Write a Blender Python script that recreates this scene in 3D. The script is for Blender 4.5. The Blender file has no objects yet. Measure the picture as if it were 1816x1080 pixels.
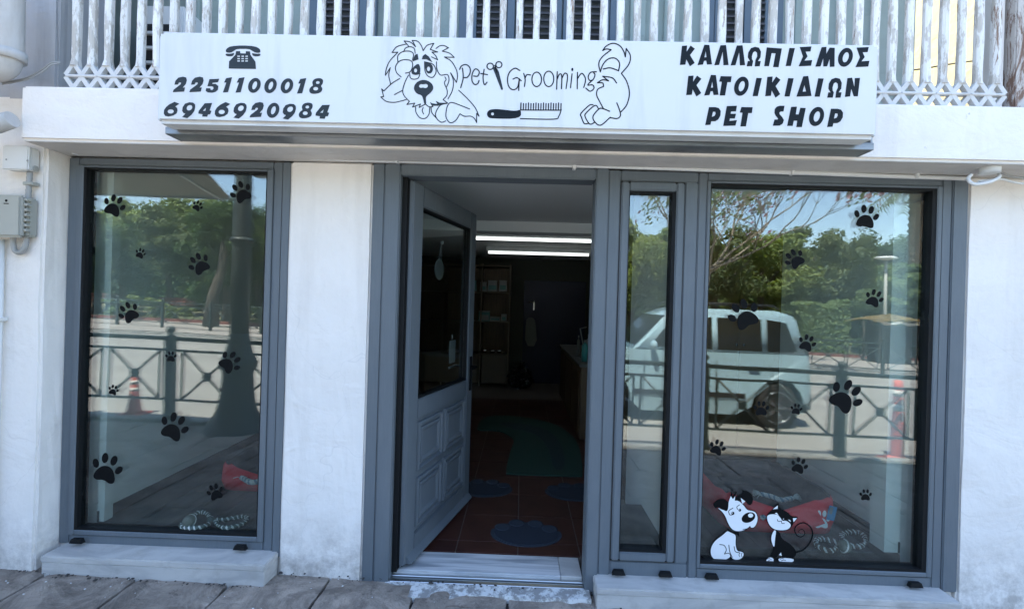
import bpy, bmesh, math, random
from mathutils import Vector, Matrix, Quaternion
R = math.radians
random.seed(7)
SC = bpy.context.scene
COL = SC.collection

# ------------------------------------------------------------------ camera
YAW, PITCH, ROLL, FPX = 0.0194, -0.0006, 0.0295, 840.0
CAMY, CAMZ = -2.44, 1.45
def _dir(u, w, v):
    c, s = math.cos(ROLL), math.sin(ROLL)
    u, v = c*u - s*v, s*u + c*v
    cp, sp = math.cos(PITCH), math.sin(PITCH)
    w, v = cp*w - sp*v, sp*w + cp*v
    cy, sy = math.cos(YAW), math.sin(YAW)
    return Vector((cy*u - sy*w, sy*u + cy*w, v))
cam = bpy.data.objects.new('camera', bpy.data.cameras.new('camera')); COL.objects.link(cam)
m = Matrix.Identity(4)
for i, v in enumerate((_dir(1,0,0), _dir(0,0,1), -_dir(0,1,0))):
    for j in range(3): m[j][i] = v[j]
m[0][3], m[1][3], m[2][3] = 0.0, CAMY, CAMZ
cam.matrix_world = m
cam.data.sensor_width = 36; cam.data.lens = FPX/1816*36
cam.data.clip_start = 0.02; cam.data.clip_end = 600
SC.camera = cam
def at(px, py, y):          # point of the plane Y = y seen at this pixel of the photograph
    d = _dir((px-908)/FPX, 1, -(py-540)/FPX)
    return Vector((0, CAMY, CAMZ)) + d*((y-CAMY)/d.y)
def atz(px, py, z):
    d = _dir((px-908)/FPX, 1, -(py-540)/FPX)
    return Vector((0, CAMY, CAMZ)) + d*((z-CAMZ)/d.z)
def rat(px, py, dist):      # where a thing reflected at this pixel stands, 'dist' in front of the facade
    p = at(px, py, dist); return Vector((p.x, -dist, p.z))

# ------------------------------------------------------------------ light
SUN_EL, SUN_AZ = 63.0, -28.0     # azimuth from +Y towards +X
w = bpy.data.worlds.new('World'); SC.world = w; w.use_nodes = True
nt = w.node_tree; bg = nt.nodes['Background']
sky = nt.nodes.new('ShaderNodeTexSky'); sky.sky_type = 'NISHITA'; sky.sun_disc = False
sky.sun_elevation = R(SUN_EL); sky.sun_rotation = R(SUN_AZ)
sky.air_density = 1.0; sky.dust_density = 0.5; sky.ozone_density = 1.0
nt.links.new(sky.outputs[0], bg.inputs[0]); bg.inputs[1].default_value = 0.115
sl = bpy.data.lights.new('sun', 'SUN'); sl.energy = 4.0; sl.angle = R(0.53); sl.color = (1.0, 0.95, 0.86)
sun = bpy.data.objects.new('sun', sl); COL.objects.link(sun)
el, az = R(SUN_EL), R(SUN_AZ)
sdir = Vector((math.sin(az)*math.cos(el), math.cos(az)*math.cos(el), math.sin(el)))
sun.rotation_euler = sdir.to_track_quat('Z', 'Y').to_euler()
vs = SC.view_settings; vs.view_transform = 'Standard'; vs.look = 'None'; vs.exposure = 2.78; vs.gamma = 1.0
SC.render.engine = 'CYCLES'
try:
    SC.cycles.max_bounces = 10; SC.cycles.transparent_max_bounces = 16; SC.cycles.diffuse_bounces = 4; SC.cycles.glossy_bounces = 4
except Exception: pass

# ------------------------------------------------------------------ materials
def srgb(r, g, b):
    f = lambda c: (c/255/12.92 if c/255 <= .04045 else ((c/255+.055)/1.055)**2.4)
    return (f(r), f(g), f(b))
class Mat:
    def __init__(s, name, col=(.5,.5,.5), rough=.6, metal=0, spec=.5, coat=0):
        s.m = bpy.data.materials.new(name); s.m.use_nodes = True
        s.nt = s.m.node_tree; s.n = s.nt.nodes; s.b = s.n['Principled BSDF']
        s.b.inputs['Base Color'].default_value = (*col, 1); s.col = col
        s.b.inputs['Roughness'].default_value = rough; s.b.inputs['Metallic'].default_value = metal
        s.b.inputs['Specular IOR Level'].default_value = spec; s.b.inputs['Coat Weight'].default_value = coat
        s.tc = None; s.cur = None; s.curn = None
    def co(s, scale=(1,1,1)):
        if not s.tc: s.tc = s.n.new('ShaderNodeNewGeometry')
        mp = s.n.new('ShaderNodeMapping'); mp.inputs['Scale'].default_value = scale
        s.nt.links.new(s.tc.outputs['Position'], mp.inputs['Vector']); return mp.outputs[0]
    def noise(s, scale, detail=6, rough=.6, dist=0, st=(1,1,1)):
        n = s.n.new('ShaderNodeTexNoise'); n.inputs['Scale'].default_value = scale; n.inputs['Detail'].default_value = detail
        n.inputs['Roughness'].default_value = rough; n.inputs['Distortion'].default_value = dist
        s.nt.links.new(s.co(st), n.inputs['Vector']); return n.outputs['Fac']
    def ramp(s, src, a, b):
        r = s.n.new('ShaderNodeMapRange'); r.inputs['From Min'].default_value = a; r.inputs['From Max'].default_value = b
        s.nt.links.new(src, r.inputs['Value']); return r.outputs['Result']
    def mix(s, fac, col, amt=1.0):
        if amt != 1.0:
            mu = s.n.new('ShaderNodeMath'); mu.operation = 'MULTIPLY'; mu.inputs[1].default_value = amt
            s.nt.links.new(fac, mu.inputs[0]); fac = mu.outputs[0]
        x = s.n.new('ShaderNodeMix'); x.data_type = 'RGBA'
        s.nt.links.new(fac, x.inputs['Factor'])
        if s.cur: s.nt.links.new(s.cur, x.inputs[6])
        else: x.inputs[6].default_value = (*s.col, 1)
        x.inputs[7].default_value = (*col, 1)
        s.cur = x.outputs[2]; s.nt.links.new(s.cur, s.b.inputs['Base Color']); return s
    def rand(s, amt=.12):            # each object of this material slightly lighter or darker
        oi = s.n.new('ShaderNodeObjectInfo')
        mr = s.n.new('ShaderNodeMapRange'); mr.inputs['To Min'].default_value = 1-amt; mr.inputs['To Max'].default_value = 1+amt
        s.nt.links.new(oi.outputs['Random'], mr.inputs['Value'])
        h = s.n.new('ShaderNodeHueSaturation'); s.nt.links.new(mr.outputs[0], h.inputs['Value'])
        if s.cur: s.nt.links.new(s.cur, h.inputs['Color'])
        else: h.inputs['Color'].default_value = (*s.col, 1)
        s.cur = h.outputs[0]; s.nt.links.new(s.cur, s.b.inputs['Base Color']); return s
    def bump(s, src, strength=.3, dist=.01):
        b = s.n.new('ShaderNodeBump'); b.inputs['Strength'].default_value = strength; b.inputs['Distance'].default_value = dist
        s.nt.links.new(src, b.inputs['Height'])
        if s.curn: s.nt.links.new(s.curn, b.inputs['Normal'])
        s.curn = b.outputs[0]; s.nt.links.new(s.curn, s.b.inputs['Normal']); return s
    def rough(s, src, a, b):
        mr = s.n.new('ShaderNodeMapRange'); mr.inputs['To Min'].default_value = a; mr.inputs['To Max'].default_value = b
        s.nt.links.new(src, mr.inputs['Value']); s.nt.links.new(mr.outputs[0], s.b.inputs['Roughness']); return s
M = {}
def plaster(name, col, dirt=.35):
    p = Mat(name, col, .88, spec=.2)
    p.mix(p.ramp(p.noise(1.3, 8, .65), .42, .75), tuple(c*.80 for c in col), .6)
    p.mix(p.ramp(p.noise(2.2, 6, .6, st=(3,3,.35)), .52, .80), (col[0]*.62, col[1]*.60, col[2]*.57), dirt)
    p.mix(p.ramp(p.noise(60, 3, .7), .70, .80), tuple(c*.5 for c in col), .35)
    p.bump(p.noise(3.2, 3, .5, 1.2, st=(1,1,1.6)), .35, .03).bump(p.noise(7, 7, .6), .7, .014).bump(p.noise(95, 4, .65), .18, .002)
    return p
p = plaster('white_plaster', (.84, .795, .745)); M['plaster'] = p.m
sx = p.n.new('ShaderNodeSeparateXYZ'); p.co(); p.nt.links.new(p.tc.outputs['Position'], sx.inputs[0])
lo = p.ramp(sx.outputs['Z'], .38, -.02)          # rain splash dirt on the foot of the walls
ml = p.n.new('ShaderNodeMath'); ml.operation = 'MULTIPLY'; p.nt.links.new(lo, ml.inputs[0]); p.nt.links.new(p.ramp(p.noise(9, 8, .75), .40, .62), ml.inputs[1])
p.mix(ml.outputs[0], (.30, .27, .24), .75)
p.mix(p.ramp(p.noise(15, 7, .8), .675, .70), (.42, .40, .37), .8)     # chips
v = p.n.new('ShaderNodeTexVoronoi'); v.feature = 'DISTANCE_TO_EDGE'; v.inputs['Scale'].default_value = 1.1   # hairline cracks
nz = p.n.new('ShaderNodeTexNoise'); nz.inputs['Scale'].default_value = 4; p.nt.links.new(p.co(), nz.inputs['Vector'])
ad = p.n.new('ShaderNodeVectorMath'); ad.operation = 'MULTIPLY_ADD'; ad.inputs[1].default_value = (.35,.35,.35)
p.nt.links.new(nz.outputs['Color'], ad.inputs[0]); p.nt.links.new(p.co(), ad.inputs[2]); p.nt.links.new(ad.outputs[0], v.inputs['Vector'])
p.mix(p.ramp(v.outputs['Distance'], .0030, .0), (.35,.34,.33), .16)
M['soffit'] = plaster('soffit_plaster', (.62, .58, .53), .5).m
M['grey_plaster'] = plaster('weathered_plaster', (.42, .42, .43), .9).m
M['green_wall'] = plaster('grey_green_render', (.30, .345, .315), .3).m
p = plaster('cream_render', (.46, .37, .19), .2); M['cream'] = p.m
M['awning'] = Mat('beige_canvas', (.80, .70, .56), .9).m
p = Mat('grey_frame', (.128, .150, .168), .5, spec=.35)
p.mix(p.ramp(p.noise(14, 6, .7, st=(14, 14, .6)), .40, .72), (.100, .119, .135), .6)
p.mix(p.ramp(p.noise(1.4, 5, .6, st=(3, 3, 1.2)), .5, .8), (.20, .215, .228), .35)
p.bump(p.noise(14, 6, .7, st=(16, 16, .5)), .16, .002); M['frame'] = p.m
M['frame_dark'] = Mat('frame_gap', (.012, .013, .015), .6).m
M['gasket'] = Mat('rubber_gasket', (.008, .009, .010), .6, spec=.2).m
M['alu'] = Mat('aluminium', (.55, .57, .58), .30, 1).m
p = Mat('marble', (.54, .52, .49), .6)
p.mix(p.ramp(p.noise(2.2, 8, .6, 1.6, st=(1, 2.2, 5)), .42, .66), (.34, .335, .33), .7)
p.mix(p.ramp(p.noise(9, 6, .7), .52, .75), (.30, .28, .25), .6)
p.bump(p.noise(40, 5, .6), .12, .004); M['marble'] = p.m
p = Mat('marble_threshold', (.62, .62, .62), .35)
p.mix(p.ramp(p.noise(2.0, 8, .6, .6, st=(.7, 12, 6)), .42, .62), (.25, .27, .29), .9)
M['threshold'] = p.m
p = Mat('chipped_white_paint', (.72, .72, .70), .7)
p.mix(p.ramp(p.noise(11, 8, .75), .46, .54), (.26, .25, .24), .9).bump(p.noise(11, 8, .75), .6, .012); M['chipped'] = p.m
def stone(name, col, sc=1.0):
    p = Mat(name, col, .86, spec=.3)
    p.mix(p.ramp(p.noise(5*sc, 9, .75, .8), .43, .60), tuple(c*.52 for c in col), .95)
    p.mix(p.ramp(p.noise(13*sc, 7, .8, 1.5), .58, .66), tuple(c*.30 for c in col), .75)
    p.mix(p.ramp(p.noise(22*sc, 8, .7), .56, .78), (col[0]*1.5, col[1]*1.43, col[2]*1.38), .55)
    p.mix(p.ramp(p.noise(70, 3, .6), .735, .76), (.62,.60,.58), .75)
    p.bump(p.noise(6*sc, 9, .75, .8), 1.0, .07).bump(p.noise(60, 5, .7), .5, .004); p.rand(.10); return p.m
M['slab'] = stone('paving_stone', (.50, .42, .355))
M['joint'] = Mat('dark_joint', (.055, .050, .046), .95).m
p = Mat('road_concrete', (.28, .265, .24), .9); p.mix(p.ramp(p.noise(.8, 8, .7, st=(.5,1.5,1)), .4, .7), (.185, .175, .165), .8)
p.bump(p.noise(50, 4, .6), .4, .008); M['road'] = p.m
p = Mat('pale_pavement', (.30, .27, .245), .9); p.mix(p.ramp(p.noise(.6, 7, .6), .4, .7), (.21, .185, .165), .7); M['pave_far'] = p.m
M['kerb'] = stone('kerb_stone', (.36, .35, .33)); M['red_kerb'] = Mat('red_kerb_paint', (.17, .06, .05), .8).m
p = Mat('park_soil', (.16, .125, .08), .95); p.mix(p.ramp(p.noise(.7, 7, .6), .42, .6), (.07, .10, .035), .9); M['soil'] = p.m
M['black_vinyl'] = Mat('black_vinyl', (.004, .0045, .005), .7, spec=.12).m
M['slate_vinyl_lightened'] = Mat('slate_vinyl_lightened', (.022, .029, .034), .5, spec=.25).m  # left sign film: its reflection is put into this lighter colour
M['navy_vinyl'] = Mat('ink_vinyl', (.005, .008, .011), .5, spec=.2).m
M['white_vinyl'] = Mat('white_vinyl', (.78, .80, .82), .35).m
p = Mat('sign_acrylic', (.63, .63, .625), .22, spec=.5, coat=.25)
p.mix(p.ramp(p.noise(2.5, 5, .6, st=(3,1,.4)), .50, .72), (.47, .475, .48), .6); M['acrylic'] = p.m
M['acrylic_under'] = Mat('sign_acrylic_edge', (.60, .58, .54), .45).m
p = Mat('sign_tray_metal', (.30, .31, .32), .38, .8); p.mix(p.ramp(p.noise(3, 5, .7, st=(1,1,9)), .5, .7), (.14,.15,.155), .8); M['tray'] = p.m
# flaking white paint on concrete balusters, with rust
p = Mat('flaking_white_paint', (.72, .70, .67), .85)
p.mix(p.ramp(p.noise(26, 8, .72, st=(1,1,.28)), .50, .55), (.46, .42, .37), .85)
p.mix(p.ramp(p.noise(17, 8, .75, .5, st=(1.3,1.3,.18)), .60, .64), (.20, .11, .065), .9)
p.mix(p.ramp(p.noise(50, 4, .7, st=(1,1,.4)), .64, .72), (.17,.155,.14), .6)
p.bump(p.noise(26, 8, .72, st=(1,1,.28)), .7, .006); p.rand(.08); M['flaking'] = p.m
M['lattice'] = plaster('painted_concrete_lattice', (.62, .615, .60), .8).m
p = Mat('rusty_column', (.50, .47, .44), .85); p.mix(p.ramp(p.noise(9, 8, .75, 1, st=(1.3,1.3,.35)), .50, .57), (.14, .065, .035), .9); M['rusty'] = p.m
M['shutter'] = Mat('dark_louvre', (.055, .050, .052), .6).m
M['shutter_frame'] = Mat('grey_blue_joinery', (.095, .125, .155), .6).m
M['plastic_white'] = Mat('white_plastic', (.66, .66, .64), .5).m
M['plastic_grey'] = Mat('grey_plastic', (.36, .36, .32), .5).m
M['conduit'] = Mat('grey_conduit', (.32, .32, .31), .5).m
M['pipe_white'] = plaster('painted_pipe', (.50, .48, .455), .9).m
M['cable'] = Mat('black_cable', (.015, .015, .015), .6).m
# interior
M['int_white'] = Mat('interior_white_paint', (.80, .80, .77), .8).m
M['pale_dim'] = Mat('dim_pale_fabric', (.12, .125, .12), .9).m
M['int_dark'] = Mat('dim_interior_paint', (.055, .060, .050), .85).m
M['int_ceiling'] = Mat('interior_ceiling_paint', (.74, .76, .76), .85).m
p = Mat('terracotta_tile', (.062, .022, .015), .5, spec=.25); p.mix(p.ramp(p.noise(6, 6, .6), .4, .7), (.030, .009, .008), .8); p.rand(.1); M['terracotta'] = p.m
M['grout'] = Mat('tile_grout', (.15, .12, .10), .9).m
p = Mat('grey_floor_board', (.080, .083, .087), .55); p.mix(p.ramp(p.noise(6, 6, .65, .5, st=(7,1,1)), .42, .66), (.040, .042, .045), .7); p.rand(.25); M['board'] = p.m
M['skirting'] = Mat('dark_skirting', (.05, .055, .06), .6).m
p = Mat('brown_wood', (.11, .062, .028), .5); p.mix(p.ramp(p.noise(5, 6, .6, 1, st=(8,8,.7)), .4, .65), (.055, .030, .014), .8); M['wood'] = p.m
M['wardrobe'] = Mat('warm_brown_veneer', (.30, .155, .06), .5).m
M['wood_tan'] = Mat('tan_laminate', (.10, .072, .045), .55).m
M['navy_door'] = Mat('navy_paint', (.004, .006, .035), .5).m
M['green_mat'] = Mat('green_rubber_mat', (.007, .045, .034), .7).m
M['green_dark'] = Mat('dark_green_print', (.006, .03, .035), .7).m
M['blue_mat'] = Mat('blue_paw_mat', (.014, .021, .034), .8).m
M['blue_edge'] = Mat('blue_paw_mat_edge', (.024, .034, .050), .8).m
p = Mat('red_canvas', (.80, .035, .05), .85); p.mix(p.ramp(p.noise(9, 5, .6), .45, .7), (.58, .022, .035), .7); p.bump(p.noise(14, 4, .5), .5, .02); M['red'] = p.m
p = Mat('charcoal_fabric', (.045, .048, .055), .95); p.bump(p.noise(18, 5, .6), .6, .02); M['charcoal'] = p.m
M['rope_white'] = Mat('white_cotton_rope', (.66, .66, .62), .9).m
M['rope_brown'] = Mat('brown_cotton_rope', (.14, .10, .085), .9).m
M['rope_green'] = Mat('dark_green_cotton_rope', (.10, .13, .12), .9).m
M['rope_blue'] = Mat('pale_blue_cotton_rope', (.22, .33, .42), .9).m
M['ball_grey'] = Mat('grey_felt', (.17, .18, .15), .95).m
M['steel'] = Mat('steel', (.6, .6, .62), .2, 1).m
M['teal'] = Mat('teal_plastic', (.05, .26, .25), .4).m
M['card_blue'] = Mat('blue_card', (.03, .25, .48), .5).m
M['pack_white'] = Mat('white_packaging', (.22, .23, .23), .5).m
M['pack_teal'] = Mat('mint_packaging', (.06, .17, .165), .5).m
M['black_bag'] = Mat('black_plastic_bag', (.01, .01, .012), .18).m
p = Mat('tube_glow'); e = p.n.new('ShaderNodeEmission'); e.inputs[0].default_value = (.93, 1, .97, 1); e.inputs[1].default_value = .42
p.nt.links.new(e.outputs[0], p.n['Material Output'].inputs[0]); M['tube'] = p.m
# outdoors
M['rail_green'] = Mat('dark_green_railing_paint', (.018, .028, .028), .45).m
M['lamp_dark'] = Mat('lamp_post_paint', (.030, .038, .040), .5).m
M['cone_red'] = Mat('red_orange_plastic', (.55, .085, .05), .5).m
M['cone_white'] = Mat('reflective_band', (.55, .50, .45), .5).m
p = Mat('pale_blue_car_paint', (.28, .40, .45), .28, coat=.6); M['car'] = p.m
M['car_glass'] = Mat('car_glass', (.012, .015, .016), .06).m
M['car_trim'] = Mat('black_car_trim', (.014, .014, .015), .5).m
M['tyre'] = Mat('tyre_rubber', (.016, .016, .016), .85).m
M['rim'] = Mat('alloy', (.26, .27, .28), .3, .9).m
M['light_red'] = Mat('red_lens', (.35, .02, .015), .2).m
M['light_clear'] = Mat('clear_lens', (.6, .62, .64), .12).m
def bark(n, c):
    p = Mat(n, c, .9); p.mix(p.ramp(p.noise(9, 7, .7, st=(2,2,.5)), .42, .66), tuple(x*.5 for x in c), .8); p.bump(p.noise(12, 6, .7, st=(2,2,.5)), .8, .04); return p.m
M['bark'] = bark('bark', (.085, .068, .052)); M['bark_pale'] = bark('pale_bark', (.30, .25, .19)); M['bark_palm'] = bark('palm_bark', (.20, .165, .12))
def leaf(n, c, c2):
    p = Mat(n, c, .65, spec=.3); oi = p.n.new('ShaderNodeNewGeometry')
    p.mix(oi.outputs['Random Per Island'], c2, 1.0)
    tr = p.n.new('ShaderNodeBsdfTranslucent'); tr.inputs[0].default_value = (c[0]*1.6, c[1]*1.7, c[2]*.8, 1)
    mx = p.n.new('ShaderNodeMixShader'); mx.inputs[0].default_value = .38
    p.nt.links.new(p.b.outputs[0], mx.inputs[1]); p.nt.links.new(tr.outputs[0], mx.inputs[2]); p.nt.links.new(mx.outputs[0], p.n['Material Output'].inputs[0]); return p.m
M['leaf'] = leaf('green_leaves', (.13, .155, .07), (.055, .08, .035))
M['leaf_dark'] = leaf('dark_leaves', (.060, .10, .032), (.032, .058, .022))
M['leaf_light'] = leaf('light_leaves', (.21, .245, .085), (.10, .14, .045))
M['leaf_grey'] = leaf('grey_green_leaves', (.19, .25, .12), (.10, .15, .065))
M['blossom'] = leaf('mauve_blossom', (.40, .22, .30), (.28, .15, .24))
M['thatch'] = leaf('dry_thatch', (.34, .25, .12), (.22, .16, .09))
# window glass: part mirror, part clear
def glass(name, refl, tint):
    p = Mat(name); p.n.remove(p.b)
    t = p.n.new('ShaderNodeBsdfTransparent'); t.inputs[0].default_value = (*tint, 1)
    g = p.n.new('ShaderNodeBsdfGlossy'); g.inputs['Roughness'].default_value = 0.0; g.inputs[0].default_value = (1,1,1,1)
    lw = p.n.new('ShaderNodeLayerWeight'); lw.inputs['Blend'].default_value = .5
    pw = p.n.new('ShaderNodeMath'); pw.operation = 'POWER'; pw.inputs[1].default_value = 4; p.nt.links.new(lw.outputs['Facing'], pw.inputs[0])
    ma = p.n.new('ShaderNodeMath'); ma.operation = 'MULTIPLY_ADD'; ma.inputs[1].default_value = .6; ma.inputs[2].default_value = refl
    p.nt.links.new(pw.outputs[0], ma.inputs[0])
    nz = p.n.new('ShaderNodeTexNoise'); nz.inputs['Scale'].default_value = 1.6; nz.inputs['Detail'].default_value = 1
    ge = p.n.new('ShaderNodeNewGeometry'); p.nt.links.new(ge.outputs['Position'], nz.inputs['Vector'])
    bm = p.n.new('ShaderNodeBump'); bm.inputs['Strength'].default_value = .5; bm.inputs['Distance'].default_value = .0025
    p.nt.links.new(nz.outputs['Fac'], bm.inputs['Height']); p.nt.links.new(bm.outputs[0], g.inputs['Normal'])
    mx = p.n.new('ShaderNodeMixShader'); p.nt.links.new(ma.outputs[0], mx.inputs[0])
    p.nt.links.new(t.outputs[0], mx.inputs[1]); p.nt.links.new(g.outputs[0], mx.inputs[2]); p.nt.links.new(mx.outputs[0], p.n['Material Output'].inputs[0])
    return p.m
M['glass'] = glass('window_glass', .058, (.90, .93, .92))
M['door_glass'] = glass('door_glass', .08, (.88, .92, .91))

# ------------------------------------------------------------------ mesh helpers
class MB:
    def __init__(s): s.b = bmesh.new(); s.mi = 0; s.mats = []
    def mat(s, m):
        if m not in s.mats: s.mats.append(m)
        s.mi = s.mats.index(m); return s
    def face(s, pts, mi=None):
        vs = [s.b.verts.new(p) for p in pts]
        try: f = s.b.faces.new(vs); f.material_index = s.mi if mi is None else mi; return f
        except ValueError: return None
    def box(s, x0, x1, y0, y1, z0, z1, bev=0, M4=None):
        g = bmesh.new(); bmesh.ops.create_cube(g, size=1)
        for v in g.verts: v.co = Vector(((x0+x1)/2 + v.co.x*(x1-x0), (y0+y1)/2 + v.co.y*(y1-y0), (z0+z1)/2 + v.co.z*(z1-z0)))
        if bev: bmesh.ops.bevel(g, geom=list(g.edges), offset=bev, segments=2 if bev > .004 else 1, affect='EDGES', clamp_overlap=True)
        return s.join(g, M4)
    def join(s, g, M4=None, smooth=False):
        mp = {}
        for v in g.verts: mp[v] = s.b.verts.new(M4 @ v.co if M4 else v.co)
        for f in g.faces:
            try: n = s.b.faces.new([mp[v] for v in f.verts]); n.material_index = s.mi; n.smooth = smooth or f.smooth
            except ValueError: pass
        g.free(); return s
    def tube(s, pts, r, n=8, cap=True, closed=False):
        pts = [Vector(p) for p in pts]; rs = r if isinstance(r, (list, tuple)) else [r]*len(pts)
        rings = []; N = len(pts); up = None
        for i, p in enumerate(pts):
            a = pts[(i-1) % N] if (closed or i > 0) else p; b = pts[(i+1) % N] if (closed or i < N-1) else p
            t = (b-a).normalized()
            if t.length == 0: t = Vector((0,0,1))
            if up is None: up = t.orthogonal().normalized()
            up = (up - t*up.dot(t)); up = up.normalized() if up.length > 1e-6 else t.orthogonal().normalized()
            o = t.cross(up)
            rings.append([s.b.verts.new(p + (up*math.cos(2*math.pi*k/n) + o*math.sin(2*math.pi*k/n))*rs[i]) for k in range(n)])
        for i in range(N if closed else N-1):
            A, B = rings[i], rings[(i+1) % N]
            for k in range(n):
                try: f = s.b.faces.new([A[k], A[(k+1)%n], B[(k+1)%n], B[k]]); f.smooth = True; f.material_index = s.mi
                except ValueError: pass
        if cap and not closed:
            for q in (rings[0][::-1], rings[-1]):
                f = s.b.faces.new(q); f.material_index = s.mi
        return s
    def lathe(s, prof, n=20, c=(0,0,0), M4=None):
        c = Vector(c); rings = []
        for r, z in prof:
            rings.append([s.b.verts.new((M4 @ Vector((r*math.cos(2*math.pi*k/n), r*math.sin(2*math.pi*k/n), z)) if M4 else Vector((r*math.cos(2*math.pi*k/n), r*math.sin(2*math.pi*k/n), z))) + c) for k in range(n)])
        for A, B in zip(rings, rings[1:]):
            for k in range(n):
                f = s.b.faces.new([A[k], A[(k+1)%n], B[(k+1)%n], B[k]]); f.smooth = True; f.material_index = s.mi
        for q in (rings[0][::-1], rings[-1]):
            f = s.b.faces.new(q); f.material_index = s.mi
        return s
    def prism(s, prof, lo, hi, axis='x'):   # profile polygon extruded along an axis
        def P(a, b, t): return {'x': (t, a, b), 'y': (a, t, b), 'z': (a, b, t)}[axis]
        A = [s.b.verts.new(P(a, b, lo)) for a, b in prof]; B = [s.b.verts.new(P(a, b, hi)) for a, b in prof]
        n = len(prof)
        for q in (A[::-1], B):
            f = s.b.faces.new(q); f.material_index = s.mi
        for k in range(n):
            f = s.b.faces.new([A[k], A[(k+1)%n], B[(k+1)%n], B[k]]); f.material_index = s.mi
        return s
    def ball(s, c, r, sub=2, sc=(1,1,1)):
        g = bmesh.new(); bmesh.ops.create_icosphere(g, subdivisions=sub, radius=r)
        return s.join(g, Matrix.Translation(c) @ Matrix.Diagonal((*sc, 1)), True)
    def mesh(s, name, recalc=True):
        if recalc: bmesh.ops.recalc_face_normals(s.b, faces=s.b.faces)
        me = bpy.data.meshes.new(name); s.b.to_mesh(me); s.b.free()
        for m_ in (s.mats or []): me.materials.append(m_)
        return me
    def build(s, name, parent=None, mat=None, recalc=True, loc=None):
        if mat and not s.mats: s.mats = [mat]
        return link(name, s.mesh(name, recalc), parent, loc)
def link(name, me, parent=None, loc=None):
    o = bpy.data.objects.new(name, me); COL.objects.link(o)
    if parent: o.parent = parent; o.matrix_parent_inverse = INV[parent.name]
    if loc is not None: o.location = loc
    return o
INV = {}
class _I(dict):
    def __missing__(s, k): return Matrix.Translation(-bpy.data.objects[k].location) if bpy.data.objects[k].get('inv') else Matrix.Identity(4)
INV = _I()
def tag(o, label=None, cat=None, group=None, kind=None):
    if label: o['label'] = label
    if cat: o['category'] = cat
    if group: o['group'] = group
    if kind: o['kind'] = kind
    return o
def thing(name, label, cat, loc=(0,0,0), group=None, rz=0, world=True):   # world=True: parts are given in world coordinates
    o = bpy.data.objects.new(name, None); COL.objects.link(o); o.location = loc; o.empty_display_size = .1
    if rz: o.rotation_euler.z = rz
    if world: o['inv'] = 1
    return tag(o, label, cat, group)
def copy_tree(o, parent=None):
    c = o.copy(); COL.objects.link(c)
    if parent: c.parent = parent
    for ch in list(o.children): copy_tree(ch, c)
    return c
def bx(name, mat, x0, x1, y0, y1, z0, z1, parent=None, bev=0):
    return MB().box(x0, x1, y0, y1, z0, z1, bev).build(name, parent, mat)
def chaikin(P, it=2, closed=True):
    for _ in range(it):
        Q = []; n = len(P)
        for i in range(n if closed else n-1):
            a, b = P[i], P[(i+1)%n]
            Q += [(a[0]*.75+b[0]*.25, a[1]*.75+b[1]*.25), (a[0]*.25+b[0]*.75, a[1]*.25+b[1]*.75)]
        if not closed: Q = [P[0]] + Q + [P[-1]]
        P = Q
    return P
def spline(P, sub=8):       # Catmull-Rom through 2-D or 3-D points
    P = [Vector(p) for p in P]
    if len(P) < 3: return P
    Q = [P[0]*2-P[1]] + P + [P[-1]*2-P[-2]]; out = []
    for i in range(1, len(Q)-2):
        a, b, c, d = Q[i-1], Q[i], Q[i+1], Q[i+2]
        for k in range(sub):
            t = k/sub; out.append(.5*((2*b) + (c-a)*t + (2*a-5*b+4*c-d)*t*t + (3*b-a-3*c+d)*t**3))
    out.append(P[-1]); return out
def ell(cx, cy, rx, ry, n=20, slant=0, rot=0):
    out = []
    for k in range(n):
        a = 2*math.pi*k/n; x, y = rx*math.cos(a), ry*math.sin(a)
        x, y = x*math.cos(rot)-y*math.sin(rot), x*math.sin(rot)+y*math.cos(rot)
        out.append((cx + x - slant*y, cy + y))
    return out
def flat(loops, mapf, y, th, mat_idx, mb):      # filled outline with holes, cut from thin film standing on plane y
    cu = bpy.data.curves.new('tmp', 'CURVE'); cu.dimensions = '2D'; cu.fill_mode = 'BOTH'; cu.extrude = 0
    for lp in loops:
        sp = cu.splines.new('POLY'); sp.points.add(len(lp)-1); sp.use_cyclic_u = True
        for q, pt in zip(sp.points, lp):
            a, b = mapf(*pt); q.co = (a, b, 0, 1)
    ob = bpy.data.objects.new('tmp', cu); COL.objects.link(ob)
    me = bpy.data.meshes.new_from_object(ob.evaluated_get(bpy.context.evaluated_depsgraph_get()))
    vs = [mb.b.verts.new((v.co.x, y-th, v.co.y)) for v in me.vertices]
    for pl in me.polygons:
        try:
            f = mb.b.faces.new([vs[i] for i in pl.vertices]); f.material_index = mat_idx
            f.normal_update()
            if f.normal.y > 0: f.normal_flip()
        except ValueError: pass
    bpy.data.objects.remove(ob); bpy.data.curves.remove(cu); bpy.data.meshes.remove(me)
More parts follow.
